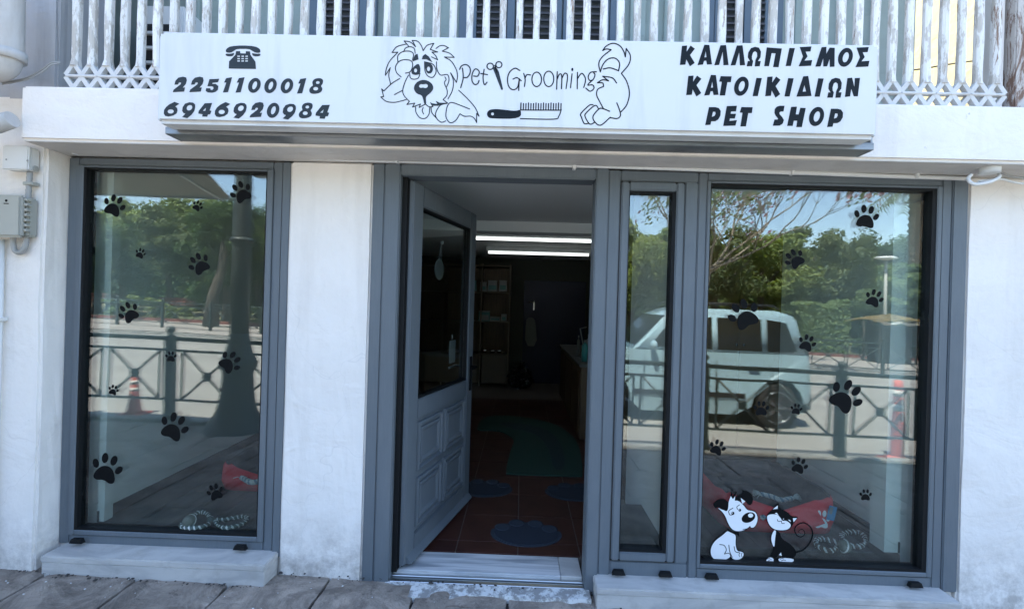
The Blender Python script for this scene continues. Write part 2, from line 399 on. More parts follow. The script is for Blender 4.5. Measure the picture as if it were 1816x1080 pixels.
def ribbon(P, wd, mapf, y, th, mat_idx, mb, taper=False):
    Q = [Vector(p) for p in spline([(*p,) for p in P], 7)] if len(P) > 2 else [Vector(p) for p in P]
    n = len(Q); L = []; Rr = []
    for i, p in enumerate(Q):
        t = (Q[min(i+1, n-1)] - Q[max(i-1, 0)]); t = t.normalized() if t.length else Vector((1, 0))
        o = Vector((-t.y, t.x)); k = wd/2*(1 if not taper else (1-.75*i/n))
        L.append(p+o*k); Rr.append(p-o*k)
    cap = lambda c, t, s: [c + Vector((math.cos(a), math.sin(a)))*wd/2*s for a in [math.atan2(t.y, t.x)-math.pi/2+math.pi*j/4 for j in range(1, 4)]]
    t0 = (Q[0]-Q[1]).normalized(); t1 = (Q[-1]-Q[-2]).normalized()
    vs = lambda p: mb.b.verts.new((mapf(*p)[0], y-th, mapf(*p)[1]))
    def add(pts):
        f = mb.b.faces.new([vs(p) for p in pts]); f.material_index = mat_idx; f.normal_update()
        if f.normal.y > 0: f.normal_flip()
    for i in range(n-1): add([L[i], L[i+1], Rr[i+1], Rr[i]])
    s1 = .25 if taper else 1
    add([L[0]] + cap(Q[0], t0, 1) + [Rr[0]] if False else [Rr[0]] + cap(Q[0], t0, 1)[::-1] + [L[0]])
    add([L[-1]] + cap(Q[-1], t1, s1)[::-1] + [Rr[-1]])

# ================================================================== THE SETTING
def gz(x): return -0.02*x       # the street falls gently to the right
SL = 0.02
mb = MB(); 
def sheet(name, x0, x1, y0, y1, dz, mat, nx=24):
    mb = MB()
    for i in range(nx):
        a, b = x0+(x1-x0)*i/nx, x0+(x1-x0)*(i+1)/nx
        mb.face([(a, y0, gzc(a)+dz), (b, y0, gzc(b)+dz), (b, y1, gzc(b)+dz), (a, y1, gzc(a)+dz)])
    o = mb.build(name, None, mat); tag(o, kind='structure'); return o
def gzc(x): return gz(max(-30, min(30, x)))
sheet('ground', -250, 250, -260, 120, -.26, M['soil'])
sheet('road', -60, 60, -12.3, -2.74, -.09, M['road'])
sheet('far_pavement', -60, 60, -17.0, -12.5, -.004, M['pave_far'])
sheet('park_ground', -60, 60, -48, -17.15, .03, M['soil'])
sheet('pavement', -16, 16, -2.6, .3, -.034, M['joint'])
mb = MB()
def kerb(name, y0, y1, x0, x1, zt, zb, mat, L=1.0, kid=True):
    root = bpy.data.objects.new(name, None); COL.objects.link(root); tag(root, kind='structure')
    base = None; n = int((x1-x0)/L)
    for i in range(n):
        a = x0+i*L
        if base is None: base = MB().box(.004, L-.004, y0, y1, zb, zt, .012).mesh('kerb_stone'); base.materials.append(mat)
        o = link('kerb_stone', base, root, (a, 0, gz(a+L/2))); o.rotation_euler.y = SL
kerb('kerb', -2.74, -2.6, -12, 12, .0, -.2, M['kerb'])
kerb('far_kerb', -12.5, -12.32, -24, 24, .0, -.2, M['kerb'], 2.0)
kerb('planting_kerb', -17.15, -17.0, -30, 30, .13, -.1, M['red_kerb'], 2.5)
# paving slabs
pav = bpy.data.objects['pavement']
sw, sd = .462, .62
j0 = atz(409, 1040, 0).x
variants = []
for vi in range(5):
    g = MB(); nx_, ny_ = 9, 12
    import itertools
    W2, D2 = sw-.014, sd-.014
    grid = {}
    for i in range(nx_+1):
        for j in range(ny_+1):
            e_ = i in (0, nx_) or j in (0, ny_)
            grid[i, j] = g.b.verts.new((W2*i/nx_ + random.uniform(-.003,.003)+.007, D2*j/ny_ + random.uniform(-.003,.003)+.007, -(.008 if e_ else 0)+random.uniform(-.0035,.0035)))
    for i in range(nx_):
        for j in range(ny_): f = g.b.faces.new([grid[i,j], grid[i+1,j], grid[i+1,j+1], grid[i,j+1]])
    rim = [grid[i,0] for i in range(nx_+1)] + [grid[nx_,j] for j in range(1,ny_+1)] + [grid[i,ny_] for i in range(nx_-1,-1,-1)] + [grid[0,j] for j in range(ny_-1,0,-1)]
    low = [g.b.verts.new(v.co - Vector((0,0,.04))) for v in rim]
    for k in range(len(rim)): g.b.faces.new([rim[k], low[k], low[(k+1)%len(rim)], rim[(k+1)%len(rim)]])
    me = g.mesh('paving_slab'); me.materials.append(M['slab']); variants.append(me)
for j in range(4):
    for i in range(-9, 14):
        x = j0 + (i + (.5 if j % 2 else 0))*sw; y = -.0 - (j+1)*sd - .015 + .02
        if x < -5 or x > 6.0: continue
        o = link('paving_slab', random.choice(variants), pav, (x, y, gz(x+sw/2)-.003+random.uniform(-.0025,.0025)))
        o.rotation_euler = (0, SL, 0)
tag(bx('sunken_threshold_ground', M['joint'], -.66, .40, -.02, .02, -.2, -.035), kind='structure')

# ================================================================== SHOP BUILDING
B = thing('shop_building', 'white plastered ground floor shop with grey framed windows below a balcony', 'building', (0,0,0))
def wall(x0,x1,y0,y1,z0,z1,mat='plaster',name='wall',bev=.006): return bx(name, M[mat], x0,x1,y0,y1,z0,z1, B, bev)
def rough_wall(x0, x1, y0, y1, z0, z1, seed=0, name='wall', mat='plaster', waviness=.004):
    rnd = random.Random(seed)
    mb = MB(); g = bmesh.new(); bmesh.ops.create_cube(g, size=1)
    for v in g.verts: v.co = Vector(((x0+x1)/2+v.co.x*(x1-x0),(y0+y1)/2+v.co.y*(y1-y0),(z0+z1)/2+v.co.z*(z1-z0)))
    bmesh.ops.bevel(g, geom=list(g.edges), offset=.012, segments=2, affect='EDGES')
    bmesh.ops.subdivide_edges(g, edges=[e for e in g.edges if e.calc_length() > .25], cuts=14, use_grid_fill=True)
    for v in g.verts:
        k = min(1, abs(v.co.z-z0)*4+.3)
        v.co += Vector((rnd.uniform(-1,1), rnd.uniform(-1,1), 0))*waviness*.35 + Vector((0, math.sin(v.co.z*5+v.co.x*4+seed)*waviness*.6, 0))
    mb.join(g, None, False); return mb.build(name, B, M[mat])
rough_wall(-5.0, -2.405, -.11, .25, -.1, 2.42, 1)
rough_wall(-1.222, -.785, .0, .15, -.1, 2.162, 2)
rough_wall(2.242, 6.0, -.003, .25, -.2, 2.162, 3)
wall(-2.405, -1.222, .02, .2, -.1, .118); wall(.42, 2.242, .02, .2, -.2, .068)
# balcony slab seen as fascia + soffit
fz0, fz1 = 2.163, 2.423
rough_wall(-2.415, 6.5, -.23, -.0, fz0, fz1, 5, 'balcony_slab', 'plaster', .002)
bx('soffit', M['soffit'], -2.395, 6.4, -.222, .02, fz0-.004, fz0+.001, B)
wall(-5, 6.5, .0, .75, 2.31, 2.42, 'soffit', 'upper_floor')
wall(-2.405, 2.242, .001, .14, 2.159, 2.31, 'soffit', 'lintel', 0)
# upper wall, set back behind the balcony
uw = .70
wall(-5.0, 2.52, uw, uw+.2, 2.42, 5.6, 'green_wall', 'upper_wall')
wall(-12, 3.2, .05, 8, 5.6, 5.75, 'grey_plaster', 'roof', 0)  # unseen slab, its height and reach set to keep the pavement in shade
wall(-12, -5.0, -.1, 8, -.1, 5.6, 'grey_plaster', 'side_sun_block', 0)  # unseen solid mass added to stop sun entering under the roof from the left
wall(-5, 3.2, 7.2, 8, -.1, 5.6, 'grey_plaster', 'rear_sun_block', 0)  # unseen mass added at the back so no sun passes below the roof
wall(6.0, 6.2, .0, 2.0, -.3, 2.4, 'plaster', 'return_wall', 0)
wall(2.52, 6.0, .75, 8, 2.30, 2.40, 'grey_plaster', 'terrace', 0)
# rib strips on the upper wall
for px in (345, 470, 700, 760, 1130, 1190, 1420, 1500, 1560):
    x = at(px, 30, uw).x; bx('wall_rib', M['green_wall'], x-.05, x+.05, uw-.03, uw+.01, 2.42, 5.6, B, .004)
# pillars beside the balcony
a, b = at(42, 60, -.05).x, at(116, 60, -.05).x
rough_wall(a-.02, b+.01, -.1, .2, 2.40, 5.6, 11, 'pillar', 'grey_plaster')
wall(-5.0, a-.02, .0, .2, 2.42, 5.6, 'grey_plaster', 'upper_side_wall')
a = at(1787, 60, -.1).x
wall(a, a+.22, -.14, .06, 2.42, 5.6, 'rusty', 'pillar')
wall(a-.075, a-.01, -.10, .0, 2.42, 5.6, 'plaster', 'pillar')

# shuttered doors on the upper floor
def shutter(px0, px1, leaves, label):
    t = thing('shuttered_door', label, 'shuttered door', (at((px0+px1)/2, 30, uw).x, uw, 2.43), 'shuttered doors behind the balcony')
    x0, x1 = at(px0, 30, uw).x, at(px1, 30, uw).x; y0, y1 = uw-.05, uw-.004
    f = MB()
    f.box(x0-.06, x0, y0, y1, 2.43, 4.6, .004).box(x1, x1+.06, y0, y1, 2.43, 4.6, .004).box(x0-.06, x1+.06, y0, y1, 4.6, 4.68, .004)
    f.build('door_frame', t, M['shutter_frame'])
    n = leaves; wl = (x1-x0)/n
    for i in range(n):
        a, b = x0+i*wl+.004, x0+(i+1)*wl-.004
        lf = MB(); lf.box(a, a+.05, y0+.005, y1-.005, 2.45, 4.58, .003).box(b-.05, b, y0+.005, y1-.005, 2.45, 4.58, .003)
        lf.box(a+.05, b-.05, y0+.005, y1-.005, 2.45, 2.56, .003).box(a+.05, b-.05, y0+.005, y1-.005, 4.48, 4.58, .003).box(a+.05, b-.05, y1-.012, y1-.008, 2.56, 4.48)
        L = lf.build('leaf', t, M['shutter_frame'])
        me = None
        for k in range(26):
            z = 2.60+k*.045
            if me is None:
                g = MB(); g.prism([(-.014, -.018), (.012, .012), (.012, .018), (-.014, -.010)], 0, (b-a)-.102, 'x'); me = g.mesh('slat'); me.materials.append(M['shutter'])
            s_ = link('slat', me, L, (a+.051, (y0+y1)/2-.005, z))
            s_.matrix_parent_inverse = Matrix.Identity(4) if True else None
            s_.location = Vector((a+.051, (y0+y1)/2-.005, z)) - t.location*0
        # rest of the louvres above the picture, one mesh
        g = MB()
        for k in range(26, 42):
            z = 2.60+k*.045; g.box(a+.051, b-.051, (y0+y1)/2-.017, (y0+y1)/2+.008, z-.012, z+.002)
        tag(g.build('upper_slats', t, M['shutter']), kind='stuff')
shutter(568, 655, 1, 'single louvred shutter door behind the balusters above the phone numbers, left of the dog drawing')
shutter(832, 1080, 3, 'wide louvred shutter door with three leaves behind the balusters above the word Grooming')
shutter(1262, 1366, 2, 'louvred shutter door with two leaves behind the balusters above the Greek lettering')

# air conditioner-like slatted unit on the balcony
t = thing('air_conditioner', 'white slatted outdoor cooling unit behind the balusters at the upper left', 'air conditioner', (-2.0, .5, 2.43))
x0, x1 = at(247, 60, .45).x, at(318, 60, .45).x; zt = at(270, 8, .45).z
bx('casing', M['plastic_white'], x0-.02, x1+.02, .46, .69, 2.45, zt, t, .01)
for k in range(7):
    z = 2.50+k*(zt-2.6)/7; bx('grille_bar', M['plastic_white'], x0, x0+.22, .435, .459, z, z+.018, t, .003)
bx('grille_back', M['frame_dark'], x0, x0+.22, .455, .4595, 2.48, zt-.12, t)

# ------------------------------------------------------------------ balcony balustrade
BL = thing('balustrade', 'worn white concrete balustrade with diamond lattice base above the shop sign', 'balustrade', (0,-.17,2.423))
n = 56; x0 = -2.19; sp = (2.177+2.19)/(n-1); by = -.185
zl = 2.548
vars_ = []
for k in range(6):
    g = MB(); rr = random.Random(k); r = .0165; prof = []
    secs = [zl-.012, zl+.02, zl+.2, zl+.4, zl+.6, 3.28]
    rings = []
    for zi, z in enumerate(secs):
        s_ = r*(1.0+.10*rr.uniform(-1,1)); ox, oy = rr.uniform(-.0015,.0015), rr.uniform(-.0015,.0015)
        if zi == 0: s_ *= 1.15
        rings.append([g.b.verts.new((ox+s_*cx, oy+s_*cy*1.1, z)) for cx, cy in ((-1,-.55),(-.55,-1),(.55,-1),(1,-.55),(1,.55),(.55,1),(-.55,1),(-1,.55))])
    for A, Bq in zip(rings, rings[1:]):
        for q in range(8): g.b.faces.new([A[q], A[(q+1)%8], Bq[(q+1)%8], Bq[q]])
    g.b.faces.new(rings[0][::-1]); g.b.faces.new(rings[-1])
    me = g.mesh('baluster'); me.materials.append(M['flaking']); vars_.append(me)
for i in range(n):
    o = link('baluster', random.choice(vars_), None, (x0+i*sp, by, 0)); o.parent = BL; o.matrix_parent_inverse = Matrix.Translation(-BL.location)
    o.rotation_euler.z = random.choice((0, math.pi)); 
# lattice: blocks of two cells
zb, zm = 2.425, 2.487
def bar(g, xa, za, xb, zb_, w=.0100, y0=-.012, y1=.012):
    d = Vector((xb-xa, 0, zb_-za)).normalized(); o = Vector((-d.z, 0, d.x))*w
    a, b = Vector((xa,0,za)), Vector((xb,0,zb_))
    q = [a+o, b+o, b-o, a-o]; F = [g.b.verts.new(p+Vector((0,y0,0))) for p in q]; K = [g.b.verts.new(p+Vector((0,y1,0))) for p in q]
    g.b.faces.new(F[::-1]); g.b.faces.new(K)
    for i in range(4): g.b.faces.new([F[i], F[(i+1)%4], K[(i+1)%4], K[i]])
g = MB(); nb = 2
for c in range(nb):
    xc = c*sp
    bar(g, xc, zl, xc-sp/2, zm+.004); bar(g, xc, zl, xc+sp/2, zm+.004, y0=-.013, y1=.011)
    bar(g, xc-sp/2, zm-.004, xc, zb+.004, y0=-.0125); bar(g, xc+sp/2, zm-.004, xc, zb+.004, y0=-.0115)
    g.box(xc-.012, xc+.012, -.0145, .013, zl-.014, zl+.006, .003)
    g.box(xc-.010, xc+.010, -.014, .0135, zb, zb+.012, .003)
g.box(-sp/2+.001, (nb-.5)*sp-.001, -.0165, .0105, zm-.006, zm+.006, .003)
me = g.mesh('lattice_block'); me.materials.append(M['lattice'])
for i in range(n//nb):
    o = link('lattice_block', me, None, (x0+i*nb*sp, by-.002, 0)); o.parent = BL; o.matrix_parent_inverse = Matrix.Translation(-BL.location)
bx('top_rail', M['flaking'], x0-.05, x0+(n-.4)*sp, by-.04, by+.04, 3.28, 3.36, BL, .008)

# ================================================================== WINDOWS AND DOOR FRAMES
FR = M['frame']
def profile_frame(mb, x0, x1, z0, z1, wl, wr, wb, wt, y0, y1, bev=.005):
    mb.box(x0, x0+wl, y0, y1, z0, z1, bev).box(x1-wr, x1, y0, y1, z0, z1, bev)
    mb.box(x0+wl-.0005, x1-wr+.0005, y0+.0006, y1, z0, z0+wb, bev).box(x0+wl-.0005, x1-wr+.0005, y0+.0006, y1, z1-wt, z1, bev)
    return mb
def cap_box(parent, px, py, z):
    p = at(px, py, -.02); g = MB(); w_ = .034
    g.prism([(p.x-w_, z), (p.x+w_, z), (p.x+w_*.72, z+.022), (p.x-w_*.72, z+.022)], -.034, -.012, 'y'); g.build('drain_cap', parent, M['gasket'])
PAW = [ell(0, .18, .30, .26, 18)]
def paw_loops():
    pad = chaikin([(-.42,.40),(-.36,.12),(-.16,-.12),(.16,-.12),(.36,.12),(.42,.40),(.24,.48),(0,.38),(-.24,.48)], 3)
    return [pad, ell(-.44,-.10,.115,.17,14,rot=-.5), ell(-.17,-.38,.12,.19,14,rot=-.12), ell(.17,-.38,.12,.19,14,rot=.12), ell(.44,-.10,.115,.17,14,rot=.5)]
def paw(parent, px, py, size, rot, yy, name='paw_sticker', mat='black_vinyl', label=None):
    c = at(px, py, yy); s_ = size*(yy-CAMY)/FPX; a = R(rot)
    def mp(u, v):
        x, y_ = u*math.cos(a)-v*math.sin(a), u*math.sin(a)+v*math.cos(a)
        return (c.x+x*s_, c.z-y_*s_)
    g = MB(); g.mats = [M[mat]]
    for lp in paw_loops(): flat([lp], mp, yy, 0, 0, g)
    # real film thickness
    r = bmesh.ops.extrude_face_region(g.b, geom=list(g.b.faces)); 
    for v in [e_ for e_ in r['geom'] if isinstance(e_, bmesh.types.BMVert)]: v.co.y -= .0004
    return tag(g.build(name, parent), label)
# ---- left display window
t1 = thing('display_window', 'single tall left shop window with grey frame, black paw stickers and street reflections', 'window', (-1.81,0,.12))
g = profile_frame(MB(), -2.405, -1.262, .120, 2.155, .058, .050, .052, .040, .012, .085)
g.build('frame', t1, FR)
g = profile_frame(MB(), -2.347, -1.312, .172, 2.115, .030, .030, .026, .012, .001, .080, .004); g.build('inner_frame', t1, FR)
bx('cover_strip', FR, -1.262, -1.222, .004, .05, .095, 2.155, t1, .004)
g = profile_frame(MB(), -2.317, -1.342, .198, 2.103, .014, .006, .010, .008, .006, .07, 0); g.build('gasket', t1, M['gasket'])
bx('pane', M['glass'], -2.303, -1.348, .030, .0345, .208, 2.095, t1); bx('pane', M['glass'], -2.303, -1.348, 0.0500, 0.0545, .208, 2.095, t1)
cap_box(t1, 138, 955, .146); cap_box(t1, 427, 965, .146)
YP = .0295
for a in ((202,366,36,20),(428,342,35,-30),(350,366,17,30),(249,450,17,20),(354,469,35,-35),(229,555,34,-35),(303,633,18,0),(407,643,36,45),(201,692,17,15),(308,758,46,22),(189,832,50,15),(382,873,27,-20)):
    paw(t1, *a, YP)
# ---- entrance
t2 = thing('entrance', 'open grey framed shop entrance in the middle of the front', 'entrance', (-.14,0,0))
bx('cover_strip', FR, -.785, -.722, -.004, .06, -.045, 2.157, t2, .006)
bx('jamb', FR, -.7215, -.640, -.010, .11, -.045, 2.157, t2, .006)
bx('head', FR, -.6395, .3645, -.0095, .11, 2.098, 2.157, t2, .006)
bx('jamb', FR, .365, .431, -.010, .11, -.075, 2.157, t2, .006)
bx('hinge_gap', M['gasket'], -.6395, -.612, .03, .10, .03, 2.098, t2)
for k in range(3): bx('seal', M['frame'] if k % 2 else M['gasket'], -.612+k*.008, -.605+k*.008, .05+.006*k, .10, .04, 2.09, t2)
g = MB(); g.box(-.6395, .3645, -.005, .03, -.028, .004, .002).box(-.6395, .3645, .035, .05, -.028, .012, .002).box(-.6395, .3645, .055, .062, -.028, .008)
g.build('door_track', t2, M['alu'])
bx('threshold_slab', M['threshold'], -.6395, .25, .064, .255, -.03, .026, t2, .003)
bx('threshold_slab', M['marble'], .252, .364, .064, .255, -.03, .0255, t2, .003)
# grit and paint chips lying in the joints and along the wall foot
g = MB(); rr = random.Random(77)
for k in range(110):
    x = rr.uniform(-2.9, 2.4); y = -abs(rr.gauss(.06, .16))-.01; z = gz(x)+.004; s_ = .0015+.006*rr.random()**2.5
    if -2.37 < x < -1.22 or x > .40: y -= .125
    g.box(x, x+s_, y, y+s_*rr.uniform(.5,1.4), z, z+s_*.35)
tag(g.build('paint_grit', None, M['white_vinyl']), 'white paint chips and grit scattered on the paving along the wall foot', 'grit', kind='stuff')
g = MB()
for k in range(330):
    x = rr.uniform(-2.9, 2.4); y = -abs(rr.gauss(.0, .014))-.010; z = gz(x)+.001; s_ = .002+.011*rr.random()**2.2
    if -2.37 < x < -1.22 or x > .40: y -= .125
    elif x < -2.37: y -= .11
    g.box(x, x+s_, y, y+s_*rr.uniform(.5,1.2), z, z+s_*.4)
tag(g.build('soil_crumbs', None, M['joint']), 'dark soil crumbs gathered where the paving meets the wall', 'soil', kind='stuff')
# chipped outer step
g = MB(); pts = []
xs = [-.66+i*.05 for i in range(22)]
yf = [-.085 - .02*random.random() - (.03 if -.6 < x < -.3 else 0) for x in xs]
for i in range(len(xs)-1):
    a, b = xs[i], xs[i+1]
    g.face([(a, -.006, .002), (b, -.006, .002), (b, yf[i+1], .001), (a, yf[i], .001)]); g.face([(a, yf[i], .001), (b, yf[i+1], .001), (b, yf[i+1]-.006, -.085), (a, yf[i]-.006, -.085)])
g.build('outer_step', t2, M['chipped'])
# ---- door leaf, swung inward on its left edge
hx, hy = -.612, .055
fx, fy = at(832, 600, .98).x, .98
L = math.hypot(fx-hx, fy-hy); ang = math.atan2(fy-hy, fx-hx)
DL = thing('door', 'grey entrance door swung inward with glass upper half and four raised panels', 'door', (hx,hy,.05), rz=ang, world=False)
# local: x along leaf from hinge, -y is the outer face towards the camera, z up from .05
dz0, dz1 = .0, 2.035; th = .065
zr = .86       # glass above this
def dbx(name, mat, x0, x1, y0, y1, z0, z1, bev=.004, parent=None): return MB().box(x0,x1,y0,y1,z0,z1,bev).build(name, parent or DL, mat)
g = MB(); g.box(0, .115, -th/2, th/2, 0, dz1, .005).box(L-.10, L, -th/2, th/2, 0, dz1, .005)
g.box(.115, L-.10, -th/2+.0006, th/2-.0006, 0, .12, .005).box(.115, L-.10, -th/2+.0006, th/2-.0006, dz1-.115, dz1, .005).box(.115, L-.10, -th/2+.0006, th/2-.0006, zr-.11, zr, .005)
g.build('leaf_frame', DL, FR)
dbx('panel_board', FR, .115, L-.10, -.018, .018, .12, zr-.11, 0)
px_w = (L-.215-.05)/2
for i in range(2):
    for j in range(2):
        a = .135+i*(px_w+.02); z0 = .15 + j*.31; wI, hI = px_w-.02, .27
        g = MB()
        for k, (d, h) in enumerate(((0,.010),(.022,.002),(.030,.014),(.055,.006))):
            pass
        def ring(d0, d1, y0, y1):
            A = [(a+d0, y0, z0+d0),(a+wI-d0, y0, z0+d0),(a+wI-d0, y0, z0+hI-d0),(a+d0, y0, z0+hI-d0)]
            Bv = [(a+d1, y1, z0+d1),(a+wI-d1, y1, z0+d1),(a+wI-d1, y1, z0+hI-d1),(a+d1, y1, z0+hI-d1)]
            for q in range(4): g.face([A[q], A[(q+1)%4], Bv[(q+1)%4], Bv[q]])
        f0 = -.018
        ring(0, .003, f0, f0-.015); ring(.003, .013, f0-.015, f0-.018); ring(.013, .022, f0-.018, f0-.002)
        ring(.022, .034, f0-.002, f0-.002); ring(.034, .037, f0-.002, f0-.014); ring(.037, .048, f0-.014, f0-.016); ring(.048, .066, f0-.016, f0-.006)
        g.face([(a+.066, f0-.006, z0+.066),(a+wI-.066, f0-.006, z0+.066),(a+wI-.066, f0-.006, z0+hI-.066),(a+.066, f0-.006, z0+hI-.066)])
        g.build('raised_panel', DL, FR)
g = MB(); g = profile_frame(g, .113, L-.098, zr-.002, dz1-.113, .012, .012, .012, .012, -.024, .024, 0); g.build('gasket', DL, M['gasket'])
dbx('pane', M['door_glass'], .125, L-.11, -.004, .004, zr+.01, dz1-.125, 0)
# weather bar at the foot
g = MB(); g.prism([(-th/2, .0), (-th/2-.028, .004), (-th/2-.028, .012), (-th/2, .040)], .03, L-.01, 'x'); g.build('weather_bar', DL, FR)
h_ = MB(); h_.box(L-.062, L-.035, -th/2-.010, -th/2+.001, .78, 1.02, .003).tube([(L-.048, -th/2-.008, .95), (L-.048, -th/2-.045, .95), (L-.055, -th/2-.05, .95), (L-.16, -th/2-.05, .945)], .008, 8)
h_.build('handle', DL, M['black_vinyl'])
h_ = MB(); h_.box(L-.062, L-.035, th/2-.001, th/2+.010, .78, 1.02, .003).tube([(L-.048, th/2+.008, .95), (L-.048, th/2+.045, .95), (L-.055, th/2+.05, .95), (L-.16, th/2+.05, .945)], .008, 8)
h_.build('handle', DL, M['steel'])
bx_ = dbx('lock_plate', M['alu'], L, L+.002, -.012, .012, .72, 1.08, 0)
# ---- right shopfront: narrow casement and wide window
t3 = thing('narrow_window', 'narrow tall opening casement between the entrance and the wide right window', 'window', (.62,0,.07))
g = MB(); bx('mullion', FR, .4315, .492, -.002, .085, .068, 2.152, t3, .005)
g = MB(); g.box(.4925, .888, .0, .085, 2.098, 2.1515, .005).box(.4925, .888, .0, .085, .0685, .152, .005).box(.822, .888, -.0006, .085, .1525, 2.0975, .005); g.build('frame', t3, FR)
g = profile_frame(MB(), .497, .817, .157, 2.093, .040, .040, .044, .044, -.010, .07, .006); g.build('sash', t3, FR)
g = MB(); g.box(.492, .497, .0, .06, .1525, 2.0975).box(.8172, .822, .0, .06, .1525, 2.0975).box(.497,.817,.0,.06,2.0932,2.0978).box(.497,.817,.0,.06,.1522,.1568); g.build('gap', t3, M['frame_dark'])
g = profile_frame(MB(), .537, .777, .201, 2.049, .005, .018, .012, .010, -.002, .06, 0); g.build('gasket', t3, M['gasket'])
bx('pane', M['glass'], .542, .759, .026, .0305, .213, 2.039, t3); bx('pane', M['glass'], .542, .759, 0.0460, 0.0505, .213, 2.039, t3)
cap_box(t3, 1097, 1010, .096); cap_box(t3, 1180, 1013, .096)
t4 = thing('display_window', 'wide right shop window with paw stickers and a cartoon dog and cat at its foot', 'window', (1.5,0,.07))
g = profile_frame(MB(), .890, 2.165, .070, 2.150, .045, .050, .062, .040, .0, .085); g.build('frame', t4, FR)
g = profile_frame(MB(), .935, 2.115, .132, 2.110, .016, .026, .022, .012, -.006, .080, .004); g.build('inner_frame', t4, FR)
bx('cover_strip', FR, 2.1655, 2.242, -.006, .05, .062, 2.152, t4, .005)
g = profile_frame(MB(), .951, 2.089, .154, 2.098, .004, .022, .014, .012, .0, .07, 0); g.build('gasket', t4, M['gasket'])
bx('pane', M['glass'], .955, 2.067, .028, .0325, .168, 2.086, t4); bx('pane', M['glass'], .955, 2.067, 0.0480, 0.0525, .168, 2.086, t4)
cap_box(t4, 1262, 1017, .094); cap_box(t4, 1622, 1030, .094)
YR = .0275
for a in ((1536,386,38,8),(1410,460,31,-40),(1550,530,28,20),(1320,559,48,-28),(1431,609,27,18),(1499,704,52,35),(1350,725,24,0),(1412,726,18,8),(1272,794,25,20),(1417,826,26,18),(1535,878,19,0)):
    paw(t4, *a, YR)
# dog and cat stickers
S4 = lambda x, y: (lambda q: (q.x, q.z))(at(1220+x/5.341, 850+y/5.341, YR))
g = MB(); g.mats = [M['black_vinyl'], M['white_vinyl']]
K, Wt = 0, 1
def FL(lps, y, mi, sm=2): flat([chaikin(l, sm) if sm else l for l in lps], S4, YR, y, mi, g)
def grow(P, d):
    cx = sum(p[0] for p in P)/len(P); cy = sum(p[1] for p in P)/len(P); out = []; n_ = len(P)
    area = sum(P[i][0]*P[(i+1)%n_][1]-P[(i+1)%n_][0]*P[i][1] for i in range(n_)); sg = 1 if area > 0 else -1
    for i in range(n_):
        a_, b_ = Vector(P[i-1]), Vector(P[(i+1)%n_]); t_ = (b_-a_).normalized(); out.append((P[i][0]+sg*t_.y*d, P[i][1]-sg*t_.x*d))
    return out
body = [(380,478),(330,525),(260,575),(222,630),(212,690),(230,740),(275,762),(350,760),(398,735),(400,715),(425,755),(490,758),(525,725),(528,695),(505,680),(465,678),(448,610),(455,530),(430,510)]
FL([grow(body, 8)], .0004, K); FL([body], .0008, Wt)
head = [(345,320),(385,430),(430,482),(490,490),(545,472),(588,440),(602,458),(630,448),(655,405),(660,350),(640,308),(600,294),(560,290),(520,235),(480,200),(442,190),(425,175),(405,180),(385,210),(380,285),(330,290),(270,258)]
FL([grow(head, 8)], .0004, K)
FL([[(232,240),(255,208),(290,185),(350,180),(385,215),(382,285),(345,300),(300,262),(262,268),(280,290)]], .0006, K)
FL([head], .0010, Wt)
FL([[(300,260),(268,235),(290,185),(350,180),(385,215),(378,295),(350,298)]], .0012, K)
FL([[(435,200),(470,160),(520,125),(515,98),(590,118),(618,170),(610,230),(575,245),(545,205),(500,172),(500,215),(465,195)]], .0012, K)
FL([[(385,205),(400,160),(415,100),(422,150),(465,112),(448,160),(500,140),(510,200),(440,198),(448,155),(425,185),(405,155)]], .0011, K, 0)
FL([[(382,230),(388,200),(405,155),(425,185),(447,155),(442,200),(420,240)]], .0014, Wt, 0)
FL([[(498,172),(542,205),(515,228)]], .0016, Wt, 0)
FL([ell(572,358,68,46,24,rot=-.42)], .0014, K, 0); FL([ell(592,338,24,20,16)], .0018, Wt, 0)
FL([[(372,462),(420,492),(484,496),(484,540),(466,522),(430,512),(376,486)]], .0014, K, 0)
rb = lambda P, w_, y=.0016, mi=K, tp=False: ribbon(P, w_, S4, YR, y, mi, g, tp)
rb([(392,330),(386,295),(425,268)], 7); rb([(392,330),(410,335),(425,325)], 6); FL([ell(424,318,15,16,12)], .0017, K, 0); FL([ell(418,314,5,5,8)], .002, Wt, 0)
rb([(470,282),(462,258),(487,238)], 6); FL([ell(490,288,13,14,12)], .0017, K, 0); FL([ell(486,284,4,4,8)], .002, Wt, 0)
rb([(98,668),(130,732),(185,758),(235,750)], 15, .0006)
rb([(300,612),(342,622),(362,662),(345,702)], 7); rb([(345,702),(385,695),(405,720)], 6); rb([(386,618),(395,680),(418,735)], 7); rb([(436,632),(448,678),(490,692)], 7); rb([(490,730),(482,710),(492,694)], 5); rb([(510,728),(505,706),(512,694)], 5)
rb([(520,470),(560,462),(588,440)], 6)
g.build('dog_sticker', t4)
g = MB(); g.mats = [M['black_vinyl'], M['white_vinyl']]
cbody = [(805,478),(868,488),(885,560),(960,602),(1012,650),(1030,700),(1000,748),(905,745),(862,712),(880,690),(830,742),(770,752),(792,690),(812,640),(782,600),(780,530)]
FL([cbody], .0006, K); FL([[(812,478),(836,480),(824,560),(818,648),(794,600),(786,545)]], .0010, Wt)
ch = [(745,335),(775,300),(795,285),(858,208),(866,275),(935,300),(985,350),(1052,348),(1002,410),(985,440),(960,475),(900,490),(820,482),(768,445),(738,380)]
FL([ch], .0008, K, 1)
FL([[(750,330),(840,325),(878,362),(892,392),(930,385),(980,425),(955,468),(900,480),(822,474),(775,438),(748,380)]], .0012, Wt)
FL([[(803,280),(850,243),(848,276)]], .0014, Wt, 0); FL([[(992,364),(1032,364),(1000,402)]], .0014, Wt, 0)
